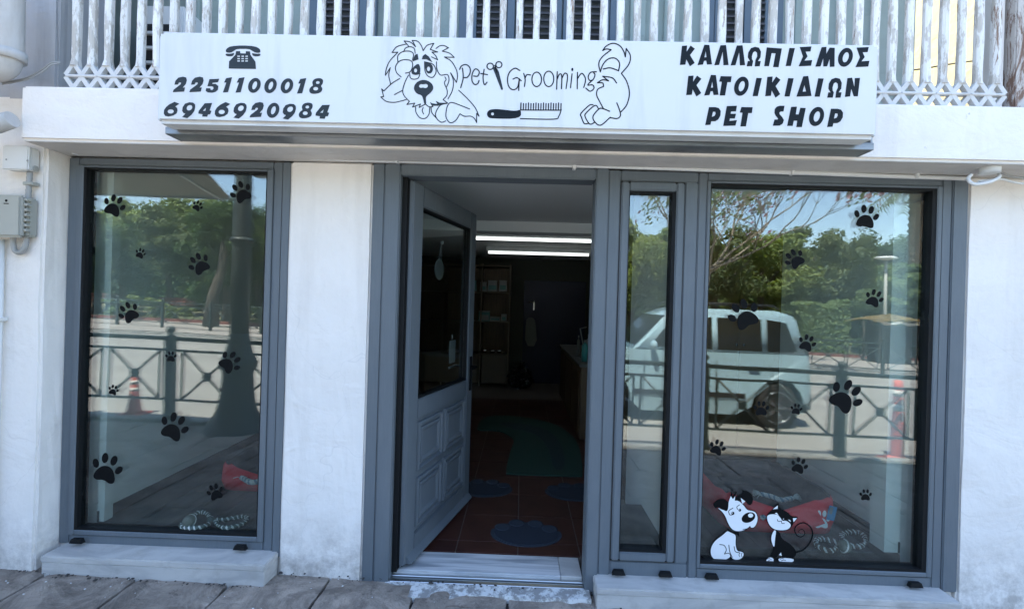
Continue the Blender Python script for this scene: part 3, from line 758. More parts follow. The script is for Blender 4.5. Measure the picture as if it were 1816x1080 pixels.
FL([[(820,318),(840,312),(858,338)]], .0016, Wt, 0); FL([[(945,378),(965,380),(975,402)]], .0016, Wt, 0)
rb([(845,376),(852,392),(885,392)], 6); rb([(885,392),(888,412),(912,414)], 6); FL([ell(900,374,18,14,12,rot=.3)], .0016, K, 0)
FL([ell(903,371,6,4,8)], .002, Wt, 0)
rb([(1020,688),(1090,664),(1150,602),(1180,522),(1160,450),(1100,410),(1040,425),(1010,470),(1030,525),(1075,542),(1106,512),(1092,476),(1062,474),(1048,495),(1066,510)], 17, .0006, K, True)
for P in ([(740,762),(770,730),(812,745),(808,780),(770,788),(740,776)], [(850,748),(900,738),(1000,748),(1000,776),(940,784),(870,778)]): FL([grow(P, 5)], .0008, K, 1); FL([P], .0014, Wt, 1)
FL([[(860,712),(880,688),(888,722)]], .0014, Wt, 0)
rb([(755,752),(770,742),(778,740)], 5); rb([(758,772),(772,758),(790,756)], 5); rb([(870,752),(890,745),(905,748)], 5); rb([(880,768),(900,760),(925,762)], 5)
g.build('cat_sticker', t4)

# ------------------------------------------------------------------ sills
def sill(name, label, x0, x1, zt, zb):
    t = thing(name, label, 'sill', ((x0+x1)/2, -.06, zb), 'marble sills below the windows')
    MB().box(x0, x1, -.125, .02, zt-.032, zt, .005).build('top_slab', t, M['marble'])
    MB().box(x0+.004, x1-.004, -.121, .02, zb-.1, zt-.0325, .004).build('front_slab', t, M['marble'])
sill('marble_sill', 'grey veined marble sill block under the left window', -2.362, -1.228, .126, .0)
sill('marble_sill', 'long weathered marble sill block under the narrow and wide right windows', .408, 2.16, .080, -.1)

# ================================================================== SHOP SIGN
SG = thing('shop_sign', 'long white box sign with phone numbers, shaggy dog drawing and Greek lettering', 'shop sign', (-.06,-.24,2.17))
sx0, sx1, sz0, sz1 = -1.592, 1.464, 2.184, 2.578
g = bmesh.new(); bmesh.ops.create_cube(g, size=1)
for v in g.verts: v.co = Vector(((sx0+sx1)/2+v.co.x*(sx1-sx0), -.39+v.co.y*.10, (sz0+sz1)/2+v.co.z*(sz1-sz0)))
bmesh.ops.bevel(g, geom=[e_ for e_ in g.edges], offset=.016, segments=4, affect='EDGES')
mb = MB(); mb.join(g, None, True); o = mb.build('light_box', SG, M['acrylic'])
for f in o.data.polygons: f.use_smooth = False
g = MB(); g.box(sx0-.03, sx1+.055, -.343, -.331, 2.168, 2.20, .002).box(sx0-.03, sx1+.055, -.331, -.24, 2.170, 2.180)
g.box(sx0-.032, sx0-.022, -.331, -.24, 2.168, 2.42, .002).box(sx1+.047, sx1+.057, -.331, -.24, 2.168, 2.42, .002).box(sx0-.02, sx1+.045, -.325, -.24, 2.41, 2.42)
g.build('metal_tray', SG, M['tray'])
bx('back_panel', M['acrylic_under'], sx0+.01, sx1-.01, -.340, -.30, 2.20, 2.56, SG, .003)
YS = -.4402
def SM(ox, oy, s): return lambda x, y: (lambda q: (q.x, q.z))(at(ox+x/s, oy+y/s, YS))
m5, m6, m2, m3 = SM(280,70,5.341), SM(1190,70,4.908), SM(660,60,6.355), SM(840,60,5.858)
def norm(P, b): return [((x-b[0])/(b[2]-b[0]), (y-b[1])/(b[3]-b[1])) for x, y in P]
G = {}
def gl(ch, box, *loops, sm=0): G[ch] = [[norm(l, box) for l in loops], sm]
gl('K', (77,57,207,238), [(95,60),(140,57),(135,110),(170,57),(207,85),(165,140),(205,208),(165,238),(132,175),(125,222),(77,225)])
gl('A', (231,50,356,226), [(290,50),(333,52),(356,220),(313,222),(306,188),(288,190),(277,222),(231,226)], [(302,105),(290,160),(308,158)])
gl('L', (376,53,500,228), [(430,55),(478,53),(500,225),(456,228),(450,110),(418,225),(376,228)])
gl('W', (658,68,782,238), [(658,237),(668,192),(687,192),(668,160),(672,118),(695,80),(730,68),(765,76),(782,110),(778,160),(755,192),(781,192),(771,236),(728,238),(735,182),(750,150),(748,118),(732,106),(714,116),(703,150),(704,176),(714,192),(705,236)])
gl('P', (811,73,964,245), [(833,73),(964,83),(935,245),(888,243),(910,125),(875,122),(852,236),(811,236)])
gl('I', (998,78,1077,234), [(1030,78),(1077,80),(1042,234),(998,234)])
gl('S', (1110,65,1228,237), [(1120,70),(1222,65),(1213,108),(1170,110),(1188,152),(1160,188),(1228,183),(1218,232),(1110,237),(1148,152)])
gl('M', (1256,68,1424,242), [(1310,72),(1352,68),(1350,130),(1380,75),(1424,77),(1422,240),(1382,242),(1380,170),(1358,238),(1325,238),(1325,165),(1300,238),(1256,240)])
gl('T', (418,323,527,491), [(432,323),(527,325),(520,375),(490,375),(470,490),(423,491),(442,372),(418,370)])
gl('D', (1091,321,1222,501), [(1150,325),(1193,321),(1222,495),(1091,501)], [(1160,400),(1145,458),(1175,456)])
gl('N', (1513,336,1644,504), [(1535,340),(1575,336),(1595,420),(1600,340),(1644,338),(1625,498),(1590,498),(1568,430),(1558,498),(1513,504)])
gl('p', (297,592,432,748), [(330,592),(385,592),(415,600),(432,625),(430,665),(410,700),(385,714),(350,715),(343,745),(297,748)], [(365,632),(355,677),(378,668),(388,648),(385,633)])
gl('E', (454,580,573,755), [(485,583),(573,580),(565,628),(522,630),(518,650),(565,650),(555,690),(512,690),(508,712),(573,705),(560,752),(454,755)])
gl('s', (885,580,988,754), [(988,580),(978,630),(955,630),(942,640),(945,655),(968,680),(982,705),(972,735),(945,752),(885,754),(900,700),(925,700),(932,692),(910,665),(900,640),(903,608),(920,588),(945,580)])
gl('H', (1010,588,1172,765), [(1045,590),(1095,588),(1085,655),(1110,655),(1125,598),(1172,600),(1138,765),(1090,765),(1098,710),(1068,710),(1058,755),(1010,755)])
G['O'] = [[ell(.5,.5,.46,.5,28,slant=.20), ell(.52,.5,.19,.27,20,slant=.28)], 0]
G['0'] = [[ell(.5,.5,.46,.5,28,slant=.20), ell(.52,.5,.17,.27,20,slant=.28)], 0]
gl('2', (143,358,273,502), [(143,502),(150,480),(215,430),(222,416),(212,410),(200,412),(190,430),(158,432),(168,395),(195,366),(240,356),(268,364),(275,390),(265,425),(235,460),(258,458),(248,497)])
gl('5', (454,376,582,507), [(490,380),(582,376),(570,408),(518,414),(516,425),(550,425),(574,445),(568,480),(545,500),(515,508),(475,505),(454,492),(458,466),(498,466),(500,480),(515,483),(528,470),(526,454),(510,447),(470,447)])
gl('1', (616,362,703,506), [(648,370),(703,362),(665,502),(616,506),(650,412),(628,412)])
gl('8', (1435,372,1563,518), chaikin([(1480,378),(1530,368),(1568,382),(1562,425),(1542,442),(1562,470),(1545,505),(1490,520),(1440,514),(1432,478),(1452,450),(1472,442),(1460,410)], 2), ell(1515,412,18,14,14), ell(1495,470,24,17,14))
gl('6', (57,594,203,733), [(160,594),(203,612),(165,638),(182,652),(187,675),(178,702),(150,722),(100,733),(70,727),(57,705),(60,672),(80,642),(110,618)], ell(122,685,30,20,16))
gl('9', (231,598,353,748), [(300,598),(335,602),(352,618),(354,645),(345,680),(320,715),(280,748),(231,738),(262,706),(243,700),(231,680),(236,645),(258,612)], ell(300,650,27,26,16,slant=.2))
gl('4', (384,605,514,735), [(445,608),(514,605),(490,675),(508,680),(495,712),(475,712),(468,735),(420,733),(425,712),(384,705),(388,680)], [(458,648),(425,678),(450,680)])
def put(ch, b, mp, mat, nm):
    loops, sm = G[ch]; g = MB(); g.mats = [M[mat]]
    flat([[(b[0]+x*(b[2]-b[0]), b[1]+y*(b[3]-b[1])) for x, y in l] for l in loops], mp, YS, .0003, 0, g)
    r = bmesh.ops.extrude_face_region(g.b, geom=list(g.b.faces))
    for v in [e_ for e_ in r['geom'] if isinstance(e_, bmesh.types.BMVert)]: v.co.y -= .0008
    g.build(nm, SG)
rows = [('K',77,57,207,238),('A',231,50,356,226),('L',376,53,500,228),('L',518,55,644,230),('W',658,68,782,238),('P',811,73,964,245),('I',998,78,1077,234),('S',1110,65,1228,237),('M',1256,68,1424,242),('O',1449,77,1586,241),('S',1605,70,1726,244),
 ('K',132,318,264,500),('A',288,312,413,491),('T',418,323,527,491),('O',545,327,680,494),('I',710,338,790,496),('K',820,326,952,510),('I',987,340,1067,499),('D',1091,321,1222,501),('I',1249,342,1328,501),('W',1359,337,1485,511),('N',1513,336,1644,504),
 ('p',297,592,432,748),('E',454,580,573,755),('T',598,591,710,760),('s',885,580,988,754),('H',1010,588,1172,765),('O',1196,590,1336,757),('p',1358,606,1496,765)]
for r_ in rows: put(r_[0], r_[1:], m6, 'navy_vinyl', 'letter')
digs = [('2',143,358,273,502),('2',300,358,432,502),('5',454,376,582,507),('1',616,362,703,506),('1',736,362,822,507),('0',851,368,978,509),('0',1005,370,1130,512),('0',1160,372,1286,514),('1',1318,370,1406,516),('8',1435,372,1563,518),
 ('6',57,594,203,733),('9',231,598,353,748),('4',384,605,514,735),('6',540,596,686,739),('9',717,603,840,753),('2',870,598,1002,741),('0',1029,603,1155,746),('9',1183,612,1307,762),('8',1336,603,1464,750),('4',1493,622,1630,754)]
for r_ in digs: put(r_[0], r_[1:], m5, 'slate_vinyl_lightened', 'digit')
# telephone
g = MB(); g.mats = [M['slate_vinyl_lightened']]
flat([chaikin([(641,125),(648,92),(690,68),(800,60),(920,68),(967,92),(974,128),(930,132),(893,112),(865,94),(750,93),(720,113),(690,132)],1)], m5, YS, .0008, 0, g)
flat([chaikin([(640,138),(690,140),(727,130),(716,158),(690,166),(645,160)],1)], m5, YS, .0008, 0, g); flat([chaikin([(974,138),(930,140),(888,132),(900,160),(930,166),(970,160)],1)], m5, YS, .0008, 0, g)
flat([[(742,115),(780,115),(782,135),(832,137),(835,115),(873,117),(878,150),(925,215),(930,283),(672,280),(675,212),(735,150)]] + [[(x-12+y_*0,y_-6),(x+12,y_-6),(x+12,y_+6),(x-12,y_+6)] for x in (766,804,841) for y_ in (163,186,208)], m5, YS, .0008, 0, g)
g.build('telephone_emblem', SG)
# shaggy dog
g = MB(); g.mats = [M['slate_vinyl_lightened']]
W_ = 11
for P in ([(150,472),(160,400),(200,310),(290,212)],[(290,212),(225,215)],[(225,215),(280,150),(392,118)],[(150,472),(205,387)],[(205,387),(188,470),(208,572)],
 [(412,145),(360,85)],[(360,85),(430,98),(490,150)],[(490,150),(452,80)],[(452,80),(510,88),(552,135),(575,195)],[(575,195),(620,135),(695,112)],[(695,112),(655,180)],[(655,180),(738,210)],[(738,210),(675,212)],[(675,212),(715,250),(738,297)],[(738,297),(670,265)],
 [(720,170),(760,142),(810,138),(860,162)],[(860,162),(790,200)],[(790,200),(870,222),(925,270)],[(925,270),(815,266)],[(815,266),(890,312),(945,400),(962,480),(950,552)],[(950,552),(885,445)],[(885,445),(915,530),(905,640),(855,738)],
 [(355,205),(378,165),(430,150),(475,172),(485,225)],[(290,322),(290,252),(340,208),(420,200),(465,232),(455,300)],[(327,490),(275,440),(265,370),(310,312),(380,296),(440,310),(457,360),(430,430),(375,448)],
 [(410,470),(370,550),(345,640),(360,700),(420,765)],[(420,765),(392,800)],[(392,800),(480,785)],[(480,785),(455,830)],[(455,830),(545,795)],[(545,795),(530,835)],[(530,835),(600,795)],
 [(310,508),(220,565),(132,648)],[(132,648),(108,625)],[(108,625),(130,712)],[(130,712),(98,716)],[(98,716),(160,765),(250,776),(330,760),(385,745)],[(250,690),(335,645)],
 [(725,320),(730,400),(770,468),(848,465),(866,530),(840,600)],[(820,490),(833,520),(815,560),(845,640),(840,700),(800,745)],[(800,745),(850,785)],[(600,795),(640,825),(685,825)],[(685,825),(660,780)],
 [(490,830),(495,890),(540,950),(600,955),(640,910),(650,830)],[(575,835),(565,870),(580,908)],[(665,830),(672,890),(720,950)],
 [(850,785),(765,812),(715,900),(730,960),(780,1000),(830,985)],[(1100,852),(1000,812),(900,778),(858,800),(835,870),(835,950),(880,1005),(940,980),(990,905)],[(990,905),(1040,932),(1110,932),(1150,955),(1178,1003)],[(1178,1003),(1178,900)],[(1178,900),(1205,932)],[(1205,932),(1160,835),(1070,730),(975,640)],
 [(422,450),(432,500),(470,516),(520,502),(540,450)],[(590,320),(597,425),(630,480),(680,495),(716,450),(716,400),(680,345),(590,320)]):
    ribbon(P, W_, m2, YS, .0008, 0, g)
flat([chaikin([(463,620),(495,550),(580,516),(665,550),(697,612),(665,665),(612,705),(604,730),(612,795),(590,800),(575,740),(560,695),(500,680)],2), chaikin([(523,595),(545,570),(575,576),(615,566),(634,595),(605,620),(575,608),(545,616)],2)], m2, YS, .0010, 0, g)
flat([[(453,318),(470,270),(485,240),(512,230),(524,292)]], m2, YS, .0010, 0, g); flat([[(560,292),(570,255),(600,232),(640,262),(682,327),(612,292)]], m2, YS, .0010, 0, g)
flat([chaikin([(440,440),(455,385),(520,335),(544,380),(542,455),(500,470),(455,462)],1), ell(490,418,17,22,14)], m2, YS, .0010, 0, g)
flat([chaikin([(588,318),(640,330),(682,360),(688,410),(665,452),(620,452),(598,400)],1), ell(636,400,18,26,14)], m2, YS, .0010, 0, g)
flat([[(715,758),(760,780),(850,782),(740,815),(690,815),(660,785),(735,795)]], m2, YS, .0010, 0, g)
g.build('dog_emblem', SG)
g = MB(); g.mats = [M['slate_vinyl_lightened']]
for P in ([(985,405),(1010,365),(1060,352),(1100,385),(1105,440),(1075,492),(1035,498)],[(1018,392),(1026,500),(998,612)],[(1145,480),(1190,480),(1207,430),(1165,400),(1130,450),(1125,530),(1155,575),(1190,565),(1205,530)],[(1262,405),(1250,500),(1265,577),(1295,550)],[(1225,452),(1300,465)]): ribbon(P, 14, m2, YS, .0008, 0, g)
flat([ell(172,342,40,39,24), ell(172,342,27,26,20)], m3, YS, .0008, 0, g); flat([ell(262,325,38,38,24), ell(262,325,25,25,20)], m3, YS, .0008, 0, g)
flat([[(200,365),(222,340),(248,372),(262,400),(305,575),(300,588),(286,585)]], m3, YS, .0010, 0, g)
flat([[(212,330),(228,325),(246,405),(238,412)]], m3, YS, .0010, 0, g)
g.build('lettering', SG)
g = MB(); g.mats = [M['navy_vinyl']]; W3 = 12
for P in ([(480,385),(430,362),(375,400),(352,470),(365,550),(410,585),(455,560),(472,490)],[(408,475),(450,460),(495,492)],[(474,470),(468,592)],[(520,415),(535,480),(527,552)],[(532,470),(552,430),(592,432)],
 [(868,398),(862,580)],[(866,480),(890,425),(915,440),(912,575)],[(915,470),(945,415),(975,440),(960,573)],[(1022,420),(1006,565)],[(1078,405),(1076,575)],[(1078,470),(1120,415),(1155,450),(1160,500),(1143,562)],
 [(1275,398),(1215,405),(1190,450),(1205,488),(1240,480),(1260,430),(1245,405)],[(1240,480),(1185,535),(1235,535),(1250,570),(1210,600),(1165,568)]): ribbon(P, W3, m3, YS, .0008, 0, g)
for cx_, cy_, a_, b_ in ((655,477,56,81),(780,472,58,86)): flat([ell(cx_,cy_,a_,b_,28), ell(cx_,cy_,a_-12,b_-12,28)], m3, YS, .0008, 0, g)
flat([ell(1025,375,11,17,12)], m3, YS, .0010, 0, g)
g.build('lettering', SG)
g = MB(); g.mats = [M['navy_vinyl']]
flat([chaikin([(135,835),(155,795),(220,783),(300,790),(440,807),(492,785),(492,887),(180,884),(148,868)],2), ell(196,836,15,15,16)], m3, YS, .0008, 0, g)
for P in ([(485,885),(830,890),(885,858),(910,790)],[(485,795),(905,797)],[(488,790),(490,730)]): ribbon(P, 11, m3, YS, .0010, 0, g)
for k in range(17): x_ = 492+k*26; ribbon([(x_,728 if k%3 else 722),(x_-2,792)], 12, m3, YS, .0008, 0, g)
g.build('comb_emblem', SG)
g = MB(); g.mats = [M['navy_vinyl']]
for P in ([(1340,178),(1380,130),(1450,103),(1520,130),(1560,190),(1575,245)],[(1575,245),(1585,158)],[(1585,158),(1627,230),(1612,320),(1535,415)],[(1535,415),(1590,500),(1618,620),(1590,740),(1530,815)],[(1340,178),(1380,162),(1428,170)],[(1428,170),(1340,240),(1300,310),(1315,400)],[(1315,400),(1345,320),(1400,265),(1470,258),(1515,310),(1505,388)],[(1345,370),(1420,358),(1505,388)],
 [(1485,515),(1440,462),(1340,445)],[(1340,445),(1400,492)],[(1400,492),(1340,482),(1285,512)],[(1285,512),(1340,515),(1350,550)],[(1350,550),(1290,580),(1278,640),(1310,710),(1345,775)],[(1487,722),(1510,780),(1525,850),(1490,883),(1420,875)],
 [(1413,808),(1340,780),(1300,785),(1240,860),(1260,920),(1320,952),(1420,870)],[(1300,785),(1260,748),(1165,830),(1160,870),(1195,930),(1220,942),(1260,920)],[(1240,740),(1200,747),(1115,830),(1120,870),(1150,935),(1195,932)]): ribbon(P, W3, m3, YS, .0008, 0, g)
g.build('dog_emblem', SG)

# ================================================================== CABLES, BOXES, PIPES
t = thing('cable_duct', 'thin white conduit clipped under the soffit along the whole shop front', 'conduit', (0,-.02,2.15))
pa, pb = at(150, 268, -.03), at(1720, 316, -.03)
g = MB(); g.tube([Vector((pa.x, -.03, pa.z)).lerp(Vector((pb.x, -.03, pb.z)), k/12)+Vector((0, random.uniform(-.002,.002), random.uniform(-.003,.003))) for k in range(13)], .011, 10); g.build('tube', t, M['plastic_white'])
for px, py in ((131,266),(452,272),(703,281),(1019,293),(1407,302),(1628,308)):
    q = at(px, py, -.045); bx('clip', M['plastic_white'], q.x-.008, q.x+.008, -.050, -.018, q.z-.022, q.z+.014, t, .003)
g = MB(); q = [at(66,272,-.06), at(80,266,-.06), at(105,265,-.05), at(150,268,-.035)]; P_ = [v.copy() for v in spline(q, 10)]
g.tube(P_, [.0125 if k % 2 else .0105 for k in range(len(P_))], 10); g.build('flexible_sleeve', t, M['conduit'])
t = thing('junction_box', 'square white plastic junction box at the top of the left pier', 'junction box', (at(30,280,-.15).x,-.11,2.1))
a, b = at(6, 258, -.165), at(52, 303, -.165)
bx('lid', M['plastic_white'], a.x, b.x, -.172, -.160, b.z, a.z, t, .006); bx('body', M['plastic_white'], a.x+.004, b.x-.002, -.160, -.112, b.z+.004, a.z-.004, t, .006)
for px, py in ((11,283),(48,285)): q = at(px, py, -.173); g = MB(); g.lathe([(.004,0),(.004,.003),(.001,.004)], 10, M4=Matrix.Translation((q.x, -.171, q.z)) @ Matrix.Rotation(R(90),4,'X')); g.build('screw', t, M['conduit'])
q = at(62, 300, -.13); g = MB(); g.lathe([(.014,0),(.014,.004),(.010,.006)], 16, M4=Matrix.Translation((b.x+.0, -.136, q.z)) @ Matrix.Rotation(R(90),4,'Y')); g.build('knockout', t, M['plastic_grey'])
t = thing('meter_box', 'grey plastic enclosure with rounded hinged cover on the left pier', 'electric box', (at(15,380,-.15).x,-.11,1.9))
a, b = at(-42, 344, -.185), at(36, 421, -.185)
bx('body', M['plastic_grey'], a.x+.004, b.x+.012, -.160, -.112, b.z+.006, a.z-.006, t, .008); bx('cover', M['plastic_grey'], a.x, b.x, -.188, -.158, b.z, a.z, t, .010)
for k in range(7): z = b.z+.03+k*.025; bx('hinge_tooth', M['plastic_grey'], b.x+.001, b.x+.016, -.175, -.150, z, z+.013, t, .002)
q = at(11, 356, -.189); g = MB(); g.lathe([(.006,0),(.006,.001)], 16, M4=Matrix.Translation((q.x, -.1885, q.z)) @ Matrix.Rotation(R(90),4,'X')); g.box(q.x-.012, q.x+.012, -.1895, -.1885, q.z-.016, q.z-.012); g.build('maker_mark', t, M['black_vinyl'])
t = thing('conduit_pipe', 'grey corrugated conduit dropping from the junction box and hooking back under the meter box', 'conduit', (at(45,400,-.13).x,-.11,1.8))
P_ = spline([at(53,305,-.135), at(50,350,-.135), at(47,400,-.135), at(46,432,-.135), at(38,447,-.135), at(27,445,-.135), at(23,430,-.14), at(24,420,-.145)], 12)
g = MB(); g.tube(P_, [.0125 if k % 2 else .0108 for k in range(len(P_))], 10); g.build('tube', t, M['conduit'])
for px, py in ((52,326),(46,406)): q = at(px, py, -.14); bx('clip', M['plastic_grey'], q.x-.026, q.x+.026, -.150, -.112, q.z-.008, q.z+.008, t, .003)
t = thing('water_pipe', 'thin white pipe running down the far left wall below the meter box', 'pipe', (at(3,600,-.13).x,-.13,0))
q0, q1 = at(4, 425, -.13), at(2, 1010, -.13); MB().tube([q0, (q0.x+.002, -.13, 1.0), (q0.x, -.13, q1.z)], .011, 10).build('tube', t, M['plastic_white'])
q = at(3, 566, -.13); bx('clip', M['plastic_white'], q.x-.02, q.x+.014, -.15, -.112, q.z-.010, q.z+.010, t, .003)
# drain pipe upper left with elbow
t = thing('drain_pipe', 'fat old white drain pipe bending to the left at the upper left corner', 'drain pipe', (at(15,60,-.3).x,-.3,2.5))
yq = -.27; P_ = spline([at(20,-60,yq), at(18,0,yq), at(17,60,yq), at(16,95,yq), at(8,118,yq), at(-14,126,yq), at(-60,128,yq)], 6)
MB().tube(P_, .052, 20).build('pipe', t, M['pipe_white'])
MB().tube([at(17.5,92,yq), at(17,108,yq)], .060, 20).build('collar', t, M['pipe_white'])
t = thing('drain_pipe', 'white drain pipe stub poking in from the left edge below the balcony slab', 'drain pipe', (at(0,220,-.27).x,-.27,2.3))
MB().tube([at(-60,236,yq), at(-10,222,yq), at(22,212,yq)], [.04,.04,.036], 18).build('pipe', t, M['pipe_white'])
t = thing('loose_cables', 'grey cables sagging from the drain pipe to the balcony pillar', 'cable', (at(60,130,-.2).x,-.2,2.4))
for k in range(2): MB().tube(spline([at(4,150-3*k,-.2), at(45,142-3*k,-.2), at(75,128-5*k,-.2), at(90,116-4*k,-.2), at(108,112-k*2,-.18)], 6), .0035, 6).build('cable', t, M['conduit'])
# loose coil at the right end
t = thing('cable_coil', 'loop of white cable and pipe stub hanging at the right end of the soffit', 'cable', (at(1745,315,-.1).x,-.1,2.15))
MB().tube([at(1755,288,-.16), at(1755,308,-.16)], .040, 18).build('pipe_stub', t, M['plastic_white'])
MB().tube(spline([at(1722,310,-.15), at(1717,318,-.16), at(1728,327,-.17), at(1755,323,-.17), at(1772,314,-.16), at(1768,307,-.13)], 8), .008, 8).build('cable', t, M['plastic_white'])
MB().tube(spline([at(1718,314,-.05), at(1735,300,-.08), at(1770,305,-.12), at(1790,312,-.12), at(1815,316,-.12), at(1850,318,-.12)], 8), .005, 8).build('cable', t, M['conduit'])
MB().tube(spline([at(1735,322,-.15), at(1775,318,-.12), at(1800,324,-.12), at(1850,330,-.12)], 8), .005, 8).build('cable', t, M['plastic_white'])

# ================================================================== INTERIOR
def struct(name, mat, *a): return tag(bx(name, mat, *a), kind='structure')
struct('interior_ceiling', M['int_ceiling'], -3.0, 3.6, .14, 6.6, 2.295, 2.305)
struct('interior_ceiling_beam', M['int_ceiling'], -3.0, 3.6, 2.40, 2.62, 2.19, 2.294)
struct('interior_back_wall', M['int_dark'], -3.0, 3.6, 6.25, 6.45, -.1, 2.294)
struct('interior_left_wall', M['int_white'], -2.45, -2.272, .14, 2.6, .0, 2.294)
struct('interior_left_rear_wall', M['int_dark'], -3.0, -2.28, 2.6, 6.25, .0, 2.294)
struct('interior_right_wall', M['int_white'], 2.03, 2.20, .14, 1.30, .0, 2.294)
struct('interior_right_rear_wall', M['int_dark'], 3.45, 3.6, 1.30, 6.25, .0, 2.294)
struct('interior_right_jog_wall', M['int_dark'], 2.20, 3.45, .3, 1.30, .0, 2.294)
struct('interior_left_partition', M['int_white'], -1.22, -.80, .15, .30, .0, 2.294)
struct('interior_right_partition', M['int_white'], .805, .90, .09, 1.05, .0, 2.294)
# tiled room floor
fl = struct('interior_floor', M['grout'], -3.0, 3.45, .256, 6.3, -.05, .0245)
tw = .357; me = MB().box(.003, tw-.003, .003, tw-.003, 0, .009, .0015).mesh('floor_tile'); me.materials.append(M['terracotta'])
for i in range(-6, 9):
    for j in range(0, 13):
        x, y = .022+i*tw, .258-.23+j*tw
        if y < .255: continue
        if y < 1.0 and not (-.80 < x < .6): continue
        link('floor_tile', me, fl, (x, y, .022))
g = MB()
for i in range(-2, 2): g.box(.022+i*tw+.003 if i > -2 else -.66, .022+(i+1)*tw-.003, .258, .258-.23+tw-.003, .022, .031, .0015)
g.build('cut_tile_row', fl, M['terracotta'])
# raised display floors
def platform(name, x0, x1, y0, y1, label):
    p_ = struct(name, M['joint'], x0, x1, y0, y1, .03, .196)
    bw, bl = .20, .90
    me = MB().box(.001, bw-.001, .001, bl-.001, 0, .008, .001).mesh('floor_board'); me.materials.append(M['board'])
    i = 0; x = x0
    while x + bw <= x1+.01:
        y = y0 - (.45 if i % 2 else 0)
        while y < y1-.01:
            ya, yb = max(y, y0), min(y+bl, y1)
            if ya == y and yb == y+bl: link('floor_board', me, p_, (x, y, .194))
            elif yb-ya > .03: bx('floor_board', M['board'], x+.001, x+bw-.001, ya+.001, yb-.001, .194, .202, p_, .001)
            y += bl
        x += bw; i += 1
platform('left_display_floor', -2.272, -.86, .09, 2.3, '')
platform('right_display_floor', .90, 2.03, .09, 1.75, '')
struct('narrow_display_floor', M['board'], .44, .803, .09, .60, .03, .198)
# walls of the bays below the glass & skirtings
struct('left_skirting', M['skirting'], -2.271, -2.262, .09, 2.3, .203, .26)
struct('right_skirting', M['skirting'], 2.021, 2.029, .09, 1.30, .203, .26)
struct('right_bay_corner', M['int_white'], 1.95, 2.029, .095, .20, .203, 2.294)
struct('left_bay_corner', M['int_white'], -2.271, -2.235, .095, .15, .203, 2.294)
# recessed spots
for px, py, lab in ((345,322,'recessed ceiling spot above the left window display'),(1295,370,'lower of the three recessed ceiling spots, behind the left of the right window'),(1338,352,'recessed ceiling spot between two others behind the right window'),(1502,354,'recessed ceiling spot behind the upper right of the right window')):
    q = atz(px, py, 2.292)
    t = thing('ceiling_spot', lab, 'spot lamp', (q.x, q.y, 2.292), 'recessed spots in the shop ceiling')
    MB().lathe([(.060,-.006),(.060,.001),(.045,.0015)], 20, (q.x, q.y, 2.292)).build('trim_ring', t, M['conduit'])
    MB().lathe([(.042,-.007),(.042,-.0062)], 20, (q.x, q.y, 2.292)).build('lens', t, M['gasket'])
# tube lights
for (pa, pb, dd, lab) in (((838,423),(1053,428),5.78,'nearer and longer looking white tube light on the shop ceiling'),((866,448),(1044,452),6.95,'farther white tube light low on the shop ceiling')):
    A_, B_ = at(*pa, dd+CAMY), at(*pb, dd+CAMY); yy = dd+CAMY; z = (A_.z+B_.z)/2
    t = thing('tube_light', lab, 'tube light', ((A_.x+B_.x)/2, yy, 2.29), 'tube lights on the shop ceiling')
    t.name = 'tube_light'
    MB().tube([(A_.x, yy, z), (B_.x, yy, z)], .017, 12).build('tube', t, M['tube'])
    bx('fitting', M['int_ceiling'], A_.x-.03, B_.x+.03, yy-.03, yy+.03, z+.024, 2.294, t, .004)
# shelf unit
ys = 5.65
SH = thing('shelf_unit', 'tall dim shelf unit at the back of the shop with packets on its shelves', 'shelf', (-.85, ys, .03))
xl, xr = at(700, 600, ys).x, at(903, 600, ys).x; zb_ = .03; ztop = at(880, 468, ys).z
for x in (xl, (xl+xr)/2-.18, at(850,600,ys).x, xr-.03): bx('side_panel', M['wood_tan'], x, x+.025, ys, ys+.4, zb_, ztop, SH)
for py in (690, 627, 570, 517, 470): z = at(870, py, ys).z; bx('shelf_board', M['wood_tan'], xl+.026, xr-.031, ys+.005, ys+.395, z-.022, z, SH)
bx('back_panel', M['wood'], xl, xr, ys+.40, ys+.41, zb_, ztop, SH)
zc = at(870, 627, ys).z-.024
for x0_, x1_ in ((xl+.03, at(848,600,ys).x), (at(853,600,ys).x+.02, xr-.034)): bx('cupboard_door', M['wood_tan'], x0_, x1_, ys-.015, ys, .09, zc, SH, .003)
def item(name, lab, cat, px0, px1, py0, py1, y, mat, dep=.08, grp='packets on the back shelves', kind='box'):
    a, b = at(px0, py0, y), at(px1, py1, y)
    t = thing(name, lab, cat, ((a.x+b.x)/2, y, b.z), grp)
    if kind == 'box':
        bx('carton', M[mat], a.x, b.x, y, y+dep, b.z, a.z-.02, t, .003); bx('lid', M['pack_white'], a.x-.002, b.x+.002, y-.002, y+dep, a.z-.0195, a.z, t, .003)
        bx('printed_label', M['pack_teal' if mat == 'pack_white' else 'pack_white'], a.x+.015, b.x-.015, y-.004, y-.001, b.z+.02, b.z+(a.z-b.z)*.6, t)
    elif kind == 'bag':
        g = MB(); g.prism([(a.x, b.z), (b.x, b.z), (b.x-.01, a.z-.03), (b.x-.004, a.z), (a.x+.004, a.z), (a.x+.01, a.z-.03)], y, y+dep, 'y'); g.build('pouch', t, M[mat])
        bx('printed_label', M['pack_teal'], a.x+.02, b.x-.02, y-.003, y-.001, b.z+.03, b.z+(a.z-b.z)*.55, t)
    return t
z1_ = 517; z2_ = 570
item('food_packet','narrow white pouch, second from left on the upper shelf','packet',851,863,500,z1_,ys+.05,'pack_white',kind='bag')
item('food_packet','wide white pouch in the middle of the upper shelf','packet',865,882,497,z1_,ys+.05,'pack_white',kind='bag')
